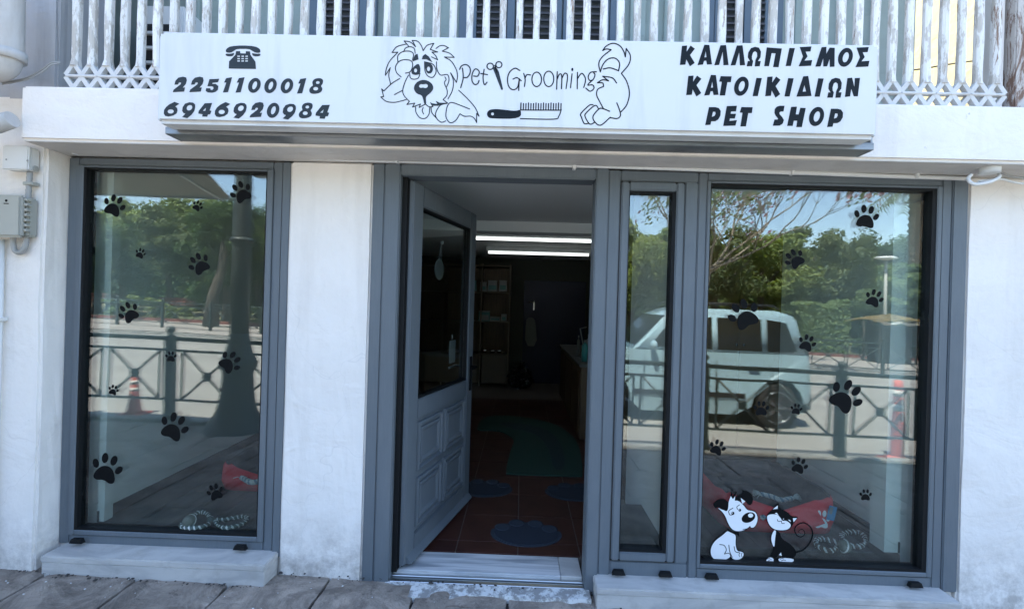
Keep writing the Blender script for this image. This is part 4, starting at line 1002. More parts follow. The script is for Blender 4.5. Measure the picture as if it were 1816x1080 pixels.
item('food_packet','white pouch at the right end of the upper shelf','packet',885,899,497,z1_,ys+.05,'pack_white',kind='bag')
item('food_packet','bluish pouch half hidden by the door edge on the upper shelf','packet',836,845,497,z1_,ys+.05,'pack_teal',kind='bag')
item('food_box','mint green carton at the left of the middle shelf','box',849,868,551,z2_,ys+.05,'pack_teal')
item('food_box','low wide carton in the middle of the middle shelf','box',869,887,561,z2_,ys+.05,'pack_white')
item('food_box','small printed carton at the right of the middle shelf','box',889,898,557,z2_,ys+.05,'pack_white')
for px, lab in ((859,'left shiny steel bowl on the lowest open shelf'),(873,'middle shiny steel bowl on the lowest open shelf'),(885,'right shiny steel bowl on the lowest open shelf')):
    q = at(px, 626, ys+.1); t = thing('steel_bowl', lab, 'bowl', (q.x, ys+.1, zc+.024), 'steel bowls on the back shelf')
    MB().lathe([(.03,.001),(.055,.02),(.065,.05),(.062,.05),(.05,.02),(.0,.008)], 16, (q.x, ys+.12, zc+.026)).build('bowl_body', t, M['steel'])
# navy rear door
yb_ = 6.2
a, b = at(930, 497, yb_), at(1034, 690, yb_)
t = thing('rear_door', 'dark navy interior door in the back wall with steel lever', 'door', ((a.x+b.x)/2, yb_, .03))
bx('leaf', M['navy_door'], a.x, b.x, yb_, yb_+.04, .03, a.z, t, .003)
g = MB(); g.box(a.x-.07, a.x, yb_-.01, yb_+.045, .03, a.z+.07).box(b.x, b.x+.07, yb_-.01, yb_+.045, .03, a.z+.07).box(a.x, b.x, yb_-.01, yb_+.045, a.z, a.z+.07); g.build('door_frame', t, M['int_dark'])
q = at(947, 540, yb_-.02); MB().box(q.x-.012, q.x+.012, yb_-.01, yb_, q.z-.10, q.z+.06).tube([(q.x, yb_-.03, q.z+.04), (q.x-.10, yb_-.03, q.z+.04)], .009, 8).build('handle', t, M['steel'])
# coat hanging / bag
t = thing('hanging_towel', 'pale grey cloth hanging in front of the rear door', 'towel', (at(940,600,5.9).x, 5.9, .8))
q = at(941, 563, 5.9); g = MB(); P_ = chaikin([(q.x-.09, q.z-.5), (q.x-.08, q.z-.05), (q.x-.04, q.z), (q.x+.04, q.z), (q.x+.09, q.z-.06), (q.x+.13, q.z-.5)], 1); g.prism(P_, 5.86, 5.93, 'y'); g.build('cloth', t, M['pale_dim'])
g = MB(); g.tube([(q.x, 5.9, q.z-.01), (q.x, 6.2, q.z+.02)], .008, 6); g.build('hook', t, M['steel'])
t = thing('rubbish_bag', 'shiny crumpled black plastic bag on the floor at the back of the shop', 'bag', (at(922,680,4.9).x, 4.9, .03))
q = atz(922, 692, .03); g = bmesh.new(); bmesh.ops.create_icosphere(g, subdivisions=4, radius=.2)
rr = random.Random(3)
for v in g.verts:
    n_ = v.co.normalized(); k = 1+.16*math.sin(n_.x*9+n_.z*5)*math.cos(n_.y*11)+.12*rr.uniform(-1,1)
    v.co = Vector((n_.x*.2*k, n_.y*.2*k, max(-.16, n_.z*.19*k)))
mb = MB(); mb.join(g, Matrix.Translation((q.x, q.y+.25, .195)), False); mb.tube([(q.x, q.y+.25, .36), (q.x+.01, q.y+.25, .42), (q.x+.03, q.y+.25, .48)], [.03,.02,.05], 8); o = mb.build('bag_body', t, M['black_bag'])
# counter on the right with bottles
t = thing('counter', 'dark low counter along the right side of the shop interior', 'counter', (.95, 3.2, .03))
cx0 = .66
bx('worktop', M['pale_dim'], cx0-.02, 1.5, 2.62, 5.2, .80, .83, t, .005); bx('front_board', M['wood'], cx0, 1.48, 2.64, 5.18, .03, .799, t, .003)
for k in range(3): bx('drawer', M['wood'], cx0-.012, cx0-.001, 2.70+k*.8, 3.45+k*.8, .12, .74, t, .003)
def bottle(px, py_b, h, r, mat, lab, y=2.9, pump=False):
    q = at(px, py_b, y); t = thing('bottle', lab, 'bottle', (q.x, y, .83), 'bottles on the counter')
    MB().lathe([(r,0),(r,h*.7),(r*.8,h*.78),(r*.32,h*.84),(r*.32,h*.9)], 16, (q.x, y, .831)).build('bottle_body', t, M[mat])
    MB().lathe([(r*.4,h*.9),(r*.4,h)], 12, (q.x, y, .831)).build('cap', t, M['pack_white'])
bottle(1036, 655, .24, .035, 'teal', 'teal green bottle on the counter just inside the door')
bottle(1043, 640, .30, .032, 'pack_white', 'tall white bottle on the counter beside the teal one', 3.05)
bottle(1025, 640, .26, .020, 'pale_dim', 'slim grey bottle on the counter left of the teal one', 3.4)
t = thing('desk_lamp', 'thin pale bent lamp arm standing on the counter behind the bottles', 'lamp', (.75, 3.3, .83))
q = at(1028, 625, 3.3); MB().lathe([(.06,0),(.06,.02),(.01,.025)], 16, (.78, 3.3, .831)).build('base', t, M['pale_dim'])
MB().tube([(.78, 3.3, .85), (.76, 3.3, 1.0), (.72, 3.3, 1.18), (.80, 3.3, 1.2)], .008, 8).build('arm', t, M['pack_white'])
# wardrobe behind the right window
t = thing('wardrobe', 'brown wooden wardrobe standing in the dark behind the right window', 'wardrobe', (2.2, 2.4, .03))
bx('carcass', M['wardrobe'], 1.72, 2.62, 2.32, 2.8, .03, 2.26, t, .004)
for k in range(2): d_ = bx('door', M['wardrobe'], 1.73+k*.445, 2.165+k*.445, 2.295, 2.318, .10, 2.24, t, .004); bx('knob', M['steel'], 2.13+k*.07, 2.15+k*.07, 2.27, 2.2945, 1.1, 1.13, t, .004)
# green floor mat (curved) and paw mats
def floor_poly(pts, z0, th, mat, name, parent, sm=2):
    P_ = [atz(x, y, z0) for x, y in pts]; P_ = chaikin([(p.x, p.y) for p in P_], sm) if sm else [(p.x, p.y) for p in P_]
    g = MB(); g.prism(P_, z0, z0+th, 'z'); return g.build(name, parent, mat)
t = thing('green_mat', 'curved dark green rubber mat on the tiled shop floor', 'mat', (.2, 2.2, .032))
floor_poly([(845,762),(852,745),(875,737),(930,740),(985,752),(1018,775),(1030,800),(1034,845),(1030,846),(900,842),(896,840),(905,800),(912,785),(908,775),(885,764),(850,764)], .0315, .010, M['green_mat'], 'mat_body', t)
floor_poly([(880,748),(930,750),(975,762),(998,790),(1004,832),(980,834),(975,795),(950,768),(900,758)], .0418, .001, M['green_dark'], 'printed_band', t)
t = None
def paw_mat(cx, cy, s_, lab):
    c = atz(cx, cy, .0315); t = thing('paw_mat', lab, 'mat', (c.x, c.y, .0315), 'blue paw shaped mats on the shop floor')
    def outl(k):
        pts = []
        for i in range(60):
            a = 2*math.pi*i/60; r = .21 if math.sin(a) < .25 else .185 + .03*abs(math.sin((a-.25)*4/ (math.pi-.5)*math.pi))
            pts.append((c.x + math.cos(a)*r*1.05*k*s_, c.y + math.sin(a)*r*.78*k*s_))
        return pts
    MB().prism(outl(1.0), .0315, .0355, 'z').build('rim', t, M['blue_edge']); MB().prism(outl(.9), .0357, .0385, 'z').build('pad', t, M['blue_mat'])
    for k in range(4):
        a = math.pi*(.14+.24*k); MB().lathe([(.05*s_, .0358), (.05*s_, .0392), (.04*s_, .0394)], 16, (c.x+math.cos(a)*.165*s_, c.y+math.sin(a)*.125*s_+.01, 0)).build('toe', t, M['blue_edge'])
paw_mat(933, 946, 1.0, 'blue paw shaped mat nearest the threshold')
paw_mat(858, 866, 1.0, 'blue paw shaped mat behind the open door leaf edge')
paw_mat(1018, 873, 1.0, 'blue paw shaped mat by the right door jamb')
# hanging plaque on door glass
t = thing('hanging_plaque', 'round plaque on a string hanging inside the door glass', 'plaque', (hx,hy,.05), rz=ang, world=False)
lx = .39; g = MB(); yo = .05
def dp(px, py):   # point on the door's inner side seen at this pixel
    d = _dir((px-908)/FPX, 1, -(py-540)/FPX); o_ = Vector((hx, hy, .05)); nrm = Vector((-math.sin(ang), math.cos(ang), 0)); c0 = Vector((0, CAMY, CAMZ))
    k = (o_ + nrm*.02 - c0).dot(nrm)/d.dot(nrm); p_ = c0 + d*k - o_
    return Vector((p_.x*math.cos(ang)+p_.y*math.sin(ang), .02, p_.z))
q = dp(780, 478); q2 = dp(783, 432)
MB().lathe([(.062,0),(.066,.004),(.062,.009)], 24, M4=Matrix.Translation(q) @ Matrix.Rotation(R(-90),4,'X')).build('disc', t, M['pale_dim'])
MB().tube([q+Vector((-.02,0,.055)), q2, q+Vector((.02,0,.055))], .003, 6).build('string', t, M['pack_white'])
MB().box(q2.x-.008, q2.x+.008, .006, .024, q2.z-.006, q2.z+.014, .002).build('hook', t, M['pack_white'])
t = thing('paper_notice', 'white folded paper notice hung behind the lower door glass', 'notice', (hx,hy,.05), rz=ang, world=False)
q = dp(800, 622); MB().box(q.x-.05, q.x+.05, .010, .013, q.z-.08, q.z+.07).build('sheet', t, M['pack_white'])
MB().tube([(q.x, .015, q.z+.07), (q.x, .015, q.z+.11)], .004, 6).build('hook', t, M['steel'])

# ---- dog beds and rope toys in the windows
def dog_bed(x0, x1, y0, y1, z, h, lab, mark=None):
    t = thing('dog_bed', lab, 'dog bed', ((x0+x1)/2, (y0+y1)/2, z), 'red dog beds in the window displays')
    g = MB(); n_ = 40
    def rr_(k, n_=n_):   # rounded rectangle point
        a = 2*math.pi*k/n_; ca, sa = math.cos(a), math.sin(a); p_ = .32
        return (math.copysign(abs(ca)**p_, ca), math.copysign(abs(sa)**p_, sa))
    cx, cy, hw, hd = (x0+x1)/2, (y0+y1)/2, (x1-x0)/2, (y1-y0)/2
    rings = []
    for lvl, (ins, zz) in enumerate(((.015, 0), (0, .35), (.006, .88), (.016, 1.0), (.032, .93), (.045, .4), (.050, .05))):
        rg = []
        for k in range(n_):
            u, v = rr_(k); dip = 1.0 - .36*max(0, 1-abs(u)*1.45)*(1 if v < -.8 else 0)
            wob = 1 + .04*math.sin(k*2.3)
            rg.append(g.b.verts.new((cx+u*(hw-ins), cy+v*(hd-ins), z+h*zz*(dip if zz > .05 else 1)*wob)))
        rings.append(rg)
    g.mats = [M['red'], M['charcoal']]
    for li, (A, B_) in enumerate(zip(rings, rings[1:])):
        for k in range(n_): f = g.b.faces.new([A[k], A[(k+1)%n_], B_[(k+1)%n_], B_[k]]); f.smooth = True; f.material_index = 1 if li >= 3 else 0
    g.b.faces.new(rings[0][::-1]); g.build('bolster', t)
    g = MB(); c = bmesh.new(); bmesh.ops.create_grid(c, x_segments=10, y_segments=10, size=1)
    for v in c.verts:
        u, w_ = v.co.x, v.co.y; v.co = Vector((cx+u*(hw-.07), cy+w_*(hd-.07), z+.035+.035*(1-u**4)*(1-w_**4)+.004*math.sin(u*9+w_*7)))
    g.join(c, None, True); g.build('cushion', t, M['charcoal'])
    return t
bz = .2025
d2 = dog_bed(1.18, 1.85, 0.255, .98, bz, .20, 'large red dog bed with white paw mark in the right window display')
# white paw mark + card tag
mk = lambda: None
c_ = at(1457, 922, .262)
def bedpaw():
    g = MB(); g.mats = [M['white_vinyl']]; a = R(-5); s_ = 30*(.262-CAMY)/FPX
    mp = lambda u, v: (c_.x+u*s_*.9, c_.z-v*s_)
    for lp in paw_loops(): flat([lp], mp, .263, .0, 0, g)
    r = bmesh.ops.extrude_face_region(g.b, geom=list(g.b.faces))
    for v in [e_ for e_ in r['geom'] if isinstance(e_, bmesh.types.BMVert)]: v.co.y -= .002
    g.build('paw_mark', d2)
bedpaw()
q = at(1475, 908, .26); g = MB(); Mx = Matrix.Translation((q.x, .258, q.z)) @ Matrix.Rotation(R(12), 4, 'Y'); g.box(-.022, .022, -.001, .001, -.045, .035, 0, Mx); g.build('card_tag', d2, M['card_blue'])
g = MB(); g.box(-.018, .0, -.003, -.0012, -.01, .028, 0, Mx); g.build('card_print', d2, M['pack_white'])
d1 = dog_bed(-1.93, -1.36, .55, 1.15, bz, .165, 'red dog bed seen at the right edge of the left window display')
def rope_path(P_, r, mats, parent, turns, n=7, name='strand'):
    Q = spline(P_, 10); L_ = [0]
    for a, b in zip(Q, Q[1:]): L_.append(L_[-1]+(b-a).length)
    for si in range(len(mats)):
        pts = []
        for i, p_ in enumerate(Q):
            t_ = (Q[min(i+1, len(Q)-1)]-Q[max(i-1, 0)]).normalized(); u = t_.cross(Vector((0,0,1))); u = u.normalized() if u.length > .01 else Vector((1,0,0)); v = t_.cross(u)
            ph = L_[i]*turns + si*2*math.pi/len(mats); pts.append(p_ + (u*math.cos(ph)+v*math.sin(ph))*r*.62)
        MB().tube(pts, r*.62, n).build(name, parent, M[mats[si]])
def tassel(p_, d, parent, mat='rope_white', seed=0):
    g = MB(); rr = random.Random(seed)
    for k in range(26):
        e_ = Vector((d.x+rr.uniform(-.5,.5), d.y+rr.uniform(-.5,.5), rr.uniform(-.3,.55))).normalized()*.05
        g.tube([p_, p_+e_*.5+Vector((0,0,.006)), p_+e_], [.003,.0025,.0012], 4)
    g.build('frayed_end', parent, M[mat])
zf = bz+.012
# left window toy: ball + loop
t = thing('rope_toy', 'grey and white rope tug toy with tennis ball lying in the left window', 'dog toy', (-1.75,.3,bz), 'rope toys in the window displays')
W3_ = lambda px, py, z=zf: atz(px, py, z)
bq = atz(336, 924, bz+.033); MB().ball((bq.x, bq.y, bz+.033), .033, 3).build('ball', t, M['ball_grey'])
MB().tube([Vector((bq.x,bq.y,bz+.033))+Vector((math.cos(a)*.0335, math.sin(a)*.02, math.sin(a)*.028)) for a in [k*math.pi/8 for k in range(16)]], .003, 6, closed=True).build('seam', t, M['rope_white'])
rope_path([W3_(340,915), W3_(355,908), W3_(368,912), W3_(374,922), W3_(362,933), W3_(340,936), W3_(324,934), W3_(322,928)], .011, ['rope_white','rope_green','rope_green'], t, 260)
rope_path([W3_(376,921), W3_(392,934), W3_(410,935), W3_(430,928), W3_(438,918), W3_(425,916), W3_(400,921), W3_(378,922)], .011, ['rope_white','rope_green','rope_green'], t, 260)
MB().ball(W3_(374,922,bz+.018), .019, 2, (1.2,1,.8)).build('knot', t, M['rope_green'])
# right window toy with ring and two loops
t = thing('rope_toy', 'brown and white two loop rope toy with ball at the foot of the right window', 'dog toy', (1.85,.35,bz), 'rope toys in the window displays')
rope_path([W3_(1490,968), W3_(1470,976), W3_(1450,968), W3_(1447,958), W3_(1460,955), W3_(1480,960), W3_(1492,963)], .012, ['rope_white','rope_brown','rope_brown'], t, 230)
rope_path([W3_(1500,963), W3_(1492,950), W3_(1505,943), W3_(1525,945), W3_(1535,957), W3_(1525,968), W3_(1508,967)], .012, ['rope_white','rope_brown','rope_brown'], t, 230)
bq = atz(1498, 968, bz+.032); MB().ball((bq.x, bq.y, bz+.032), .032, 3).build('ball', t, M['ball_grey'])
MB().tube([Vector((bq.x-.006,bq.y-.004,bz+.034))+Vector((math.sin(a)*.010, math.cos(a)*.029, math.sin(a)*.031)) for a in [k*math.pi/8 for k in range(16)]], .0035, 6, closed=True).build('seam', t, M['rope_white'])
# rope with frayed ends lying in the right bed
zc_ = bz+.09
t = thing('rope_toy', 'short white rope with frayed ends lying in the large red dog bed', 'dog toy', (1.4,.6,zc_), 'rope toys in the window displays')
A_, B_ = W3_(1350,876,zc_), W3_(1405,883,zc_); rope_path([A_, W3_(1368,880,zc_), W3_(1385,886,zc_), B_], .013, ['rope_white','rope_white','rope_blue'], t, 170)
tassel(A_, Vector((-1,.1,0)), t, seed=1); tassel(B_, Vector((1,-.1,0)), t, seed=2)
t = thing('rope_toy', 'pale blue and white rope in the red bed behind the dog and cat stickers', 'dog toy', (1.25,.5,zc_), 'rope toys in the window displays')
rope_path([W3_(1328,897,zc_), W3_(1335,905,zc_), W3_(1345,912,zc_), W3_(1355,918,zc_)], .013, ['rope_white','rope_blue','rope_blue'], t, 170)
tassel(W3_(1328,897,zc_), Vector((-.4,1,0)), t, seed=3)
t = thing('rope_toy', 'blue and white knotted rope inside the red bed of the left window', 'dog toy', (-1.6,.8,zc_), 'rope toys in the window displays')
A_ = W3_(428,846,zc_); rope_path([A_, W3_(438,852,zc_), W3_(448,855,zc_), W3_(462,853,zc_)], .014, ['rope_white','rope_white','rope_blue'], t, 170); tassel(A_, Vector((-1,.3,0)), t, seed=5)

# ================================================================== NEIGHBOURS
t = thing('yellow_building', 'sunlit cream yellow house seen through the right end of the balustrade', 'building', (7.4, 6, 0))
bx('wall', M['cream'], 7.0, 11, 2.0, 16, -.5, 9.5, t)
bx('cornice', M['plastic_white'], 6.94, 6.999, 2.0, 16, 7.4, 7.55, t, .01)
q = at(1597, 35, 8.0)
bx('balcony_slab', M['grey_plaster'], 6.0, 6.999, 7.6, 9.6, 5.55, 5.72, t, .02)
bx('bracket', M['grey_plaster'], 6.3, 6.999, 7.7, 7.9, 5.2, 5.549, t, .02)
t = thing('black_cable', 'black overhead cable crossing in front of the yellow wall', 'cable', (6.8,4,4))
MB().tube(spline([(2.55, 1.2, 3.3), at(1600,123,3.0), at(1625,124,3.5), at(1700,112,4.2), at(1800,98,5.0), (7.0, 5.0, 5.6)], 6), .010, 6).build('cable', t, M['cable'])
t = thing('street_palm', 'dark ragged palm trunk seen between the last balusters on the right', 'palm', (5.2,4.0,2.4))
q = at(1757, 60, 2.6)
MB().tube([(q.x-.03, 2.6, 2.4), (q.x, 2.6, 3.2), (q.x+.05, 2.6, 4.2)], [.05,.06,.05], 10).build('trunk', t, M['bark'])
g = MB(); rr = random.Random(4)
for k in range(60):
    z = 2.45+1.4*rr.random(); a = rr.uniform(0, 6.28); e_ = Vector((math.cos(a)*.07, math.sin(a)*.07, .10)); p_ = Vector((q.x, 2.6, z)); o_ = Vector((-math.sin(a), math.cos(a), 0))*.02
    g.face([p_-o_, p_+o_, p_+e_+o_*.2, p_+e_-o_*.2])
g.build('husk', t, M['bark'], recalc=False)
# neighbour's awning on the left
AW = thing('awning', 'beige canvas awning next door on the left, reflected at the top of the left window', 'awning', (-4.5,-.12,3.0))
g = MB(); c0 = rat(400, 349, 1.98)
P4 = [(c0.x, -1.98, c0.z), (c0.x-3.6, -1.98, c0.z+.02), (c0.x-3.6, -.12, c0.z+.72), (c0.x+.1, -.12, c0.z+.70)]
g.face(P4); g.face([Vector(p_)+Vector((0,0,.012)) for p_ in P4]); 
g.face([P4[0], P4[1], Vector(P4[1])+Vector((0,0,.012)), Vector(P4[0])+Vector((0,0,.012))]); g.face([P4[3], P4[0], Vector(P4[0])+Vector((0,0,.012)), Vector(P4[3])+Vector((0,0,.012))])
g.build('canvas', AW, M['awning'])
MB().tube([(c0.x, -1.98, c0.z+.006), (c0.x-3.6, -1.98, c0.z+.026)], .018, 8).build('front_bar', AW, M['alu'])
MB().tube([(c0.x-.06, -1.95, c0.z-.02), (c0.x-.06, -.14, c0.z+.25)], .014, 8).build('arm', AW, M['alu'])

# ================================================================== STREET (seen as reflections)
RG = M['rail_green']
def post_mesh(h, r):
    g = MB(); g.box(-r, r, -r, r, 0, h, .006).lathe([(r*.7,h),(r*.7,h+.015),(r*.45,h+.02),(r*.9,h+.045),(r*1.05,h+.065),(r*.85,h+.09),(r*.3,h+.105)], 12)
    me = g.mesh('post'); me.materials.append(RG); return me
def panel_meshes(Lp, h, zlow, r):
    top = MB().box(0, Lp, -.022, .022, h-.055, h-.01, .006).box(0, Lp, -.014, .014, h-.175, h-.150, .003).mesh('top_rail'); top.materials.append(RG)
    bot = MB().box(0, Lp, -.014, .014, zlow, zlow+.025, .003).mesh('bottom_rail'); bot.materials.append(RG)
    z0, z1 = zlow+.025, h-.176
    def X(a, b):
        g = MB(); g.box(a, a+.02, -.011, .011, z0, z1, .002).box(b-.02, b, -.011, .011, z0, z1, .002)
        for (p_, q_) in (((a+.02, z0), (b-.02, z1)), ((a+.02, z1), (b-.02, z0))): g.tube([(p_[0], 0, p_[1]), (q_[0], 0, q_[1])], .0135, 4)
        g.lathe([(.045,-.018),(.05,-.01),(.05,.01),(.045,.018)], 14, M4=Matrix.Translation(((a+b)/2, 0, (z0+z1)/2)) @ Matrix.Rotation(R(90),4,'X'))
        me = g.mesh('cross_brace'); me.materials.append(RG); return me
    m_ = Lp/2
    return top, bot, [X(.07, m_-.03), X(m_+.03, Lp-.07)]
def railing(y, xs, h, zlow, labels, grp, dy=0.0, r=.045):
    pm = post_mesh(h, r); Lp = xs[1]-xs[0]; top, bot, xb = panel_meshes(Lp-2*r, h, zlow, r)
    for i in range(len(xs)-1):
        x = xs[i]; yy = y + dy*(x-xs[0])
        t = bpy.data.objects.new('street_railing', None); COL.objects.link(t); t.location = (x, yy, gz(x)-.04); tag(t, labels[i], 'railing', grp)
        t.rotation_euler.z = math.atan(dy)
        for nm, me, off in [('post', pm, (0,0,0)), ('top_rail', top, (r,0,0)), ('bottom_rail', bot, (r,0,0)), ('cross_brace', xb[0], (r,0,0)), ('cross_brace', xb[1], (r,0,0))]:
            o = link(nm, me, t, off); o.matrix_parent_inverse = Matrix.Identity(4)
            if nm != 'post': o.rotation_euler.y = SL
pL = rat(285, 755, 2.62); pM = rat(1252, 805, 2.62); pR = rat(1500, 818, 2.62)
Lp = pR.x-pM.x
xs = [pM.x + Lp*k for k in range(-6, 4)]
# shift so that a post falls near the left window's reflected post
kk = round((pM.x-pL.x)/Lp); Lp2 = (pM.x-pL.x)/kk; xs = [pL.x + Lp2*k for k in range(-2, kk)] + [pM.x + Lp*k for k in range(0, 4)]
segs = sorted(xs)
labs_ = {}
def near_label(x):
    if x < pL.x-.01: return 'dark green street railing bay, %s' % ('far left, beyond the cones' if x < pL.x-Lp2-.1 else 'left of the post reflected in the left window')
    return None
for i in range(len(segs)-1):
    x = segs[i]
    if x < pL.x-Lp2-.1: lb = 'dark green railing bay at the far left end of the near kerb'
    elif x < pL.x-.01: lb = 'dark green railing bay reflected in the left part of the left window'
    elif x < pL.x+.5: lb = 'dark green railing bay reflected beside the lamp post in the left window'
    elif x > pR.x+.5: lb = 'dark green railing bay at the far right end of the near kerb'
    elif x > pR.x-.1: lb = 'dark green railing bay by the tall red traffic post'
    elif x > pM.x-.1: lb = 'dark green railing bay reflected in front of the car in the right window'
    else: lb = 'dark green railing bay opposite the entrance, bay %s' % ['next to the lamp post','left of the middle','in the middle','right of the middle','before the narrow window','beside the car','behind the camera','near the door'][min(7, i-3)]
    railing(-2.66, [segs[i], segs[i+1]], .95, .24, [lb], 'dark green street railings along the near kerb')
# far railing across the road: smaller in view
h_far = .95; xsf = [-16.5+k*1.9 for k in range(18)]
y0f = -14.2
labs = ['dark railing bay across the road, number seen %s' % '' for _ in xsf]
names = ['at the far left end','left of the parked scooters','opposite the left wall','in front of the left shrubs','in front of the shrubs in the left window','before the tree trunk in the left window','right of the lamp post in the left window','opposite the white pier','left of the entrance','opposite the entrance','right of the entrance','opposite the narrow window','hidden behind the car front','hidden behind the car rear','left of the clipped hedge in the right window','under the thatched umbrella in the right window','right of the street lamp in the right window','at the far right end']
def yfar(x): return -13.6 + (x+9.4)*.14
for i in range(len(xsf)-1):
    x = xsf[i]; railing(yfar(x), [x, xsf[i+1]], h_far, .2, ['dark railing bay across the road '+names[i]], 'dark railings across the road', dy=.14, r=.04)
# cast lamp post with flared base on near pavement
LPx = rat(412, 758, 2.45).x
t = thing('lamp_post', 'dark cast lamp post with bell shaped flared foot reflected in the left window', 'lamp post', (LPx,-2.45,gz(LPx)))
c = (LPx, -2.45, gz(LPx))
MB().lathe([(.36,-.05),(.32,0),(.27,.05),(.23,.11),(.19,.20),(.165,.32),(.150,.45),(.143,.56),(.15,.60),(.178,.64),(.182,.68),(.165,.72),(.135,.78),(.115,.86),(.10,.94),(.092,1.0)], 28, c).build('foot', t, M['lamp_dark'])
MB().lathe([(.090,1.0),(.086,2.0),(.078,3.4),(.06,4.6)], 20, c).build('pole', t, M['lamp_dark'])
MB().lathe([(.09,0),(.12,.03),(.09,.06)], 20, (c[0], c[1], c[2]+1.95)).build('collar', t, M['lamp_dark'])
MB().tube([(c[0], c[1], c[2]+4.55), (c[0], c[1]-.4, c[2]+4.9), (c[0], c[1]-1.1, c[2]+4.95)], .03, 8).build('arm', t, M['lamp_dark'])
MB().lathe([(.05,.1),(.16,.04),(.18,0),(.10,-.06),(.02,-.08)], 16, (c[0], c[1]-1.15, c[2]+4.9)).build('lantern', t, M['plastic_white'])
# traffic posts
def cone(px, py, d, h, lab, kind):
    p_ = rat(px, py, d); t = thing('traffic_post', lab, 'traffic post', (p_.x, -d, gz(p_.x)-.09), 'red traffic posts at the kerb')
    c = (p_.x, -d, gz(p_.x)-.09)
    MB().box(c[0]-.13, c[0]+.13, c[1]-.13, c[1]+.13, c[2], c[2]+.025, .01).build('foot', t, M['cone_red'])
    prof = [(.10,.025),(.075,.06)]
    if kind:
        z = .06
        while z < h*.5: prof += [(.068,z),(.060,z+.015),(.060,z+.022)]; z += .030
        prof += [(.055,h*.52),(.045,h*.93),(.04,h),(.02,h+.01)]
    else: prof += [(.05,h*.5),(.035,h*.96),(.03,h),(.015,h+.005)]
    MB().lathe(prof, 18, c).build('body', t, M['cone_red'])
    for f in (.62, .80): r0 = (.0505 if kind else .046) - (f-.6)*.022; MB().lathe([(r0+.003,h*f),(r0+.001,h*(f+.08))], 18, c).build('reflective_band', t, M['cone_white'])
cone(1597, 822, 2.86, .90, 'tall ribbed red traffic post reflected at the right of the right window', 1)
cone(228, 754, 3.05, .47, 'short red traffic post with square foot reflected in the left window', 0)

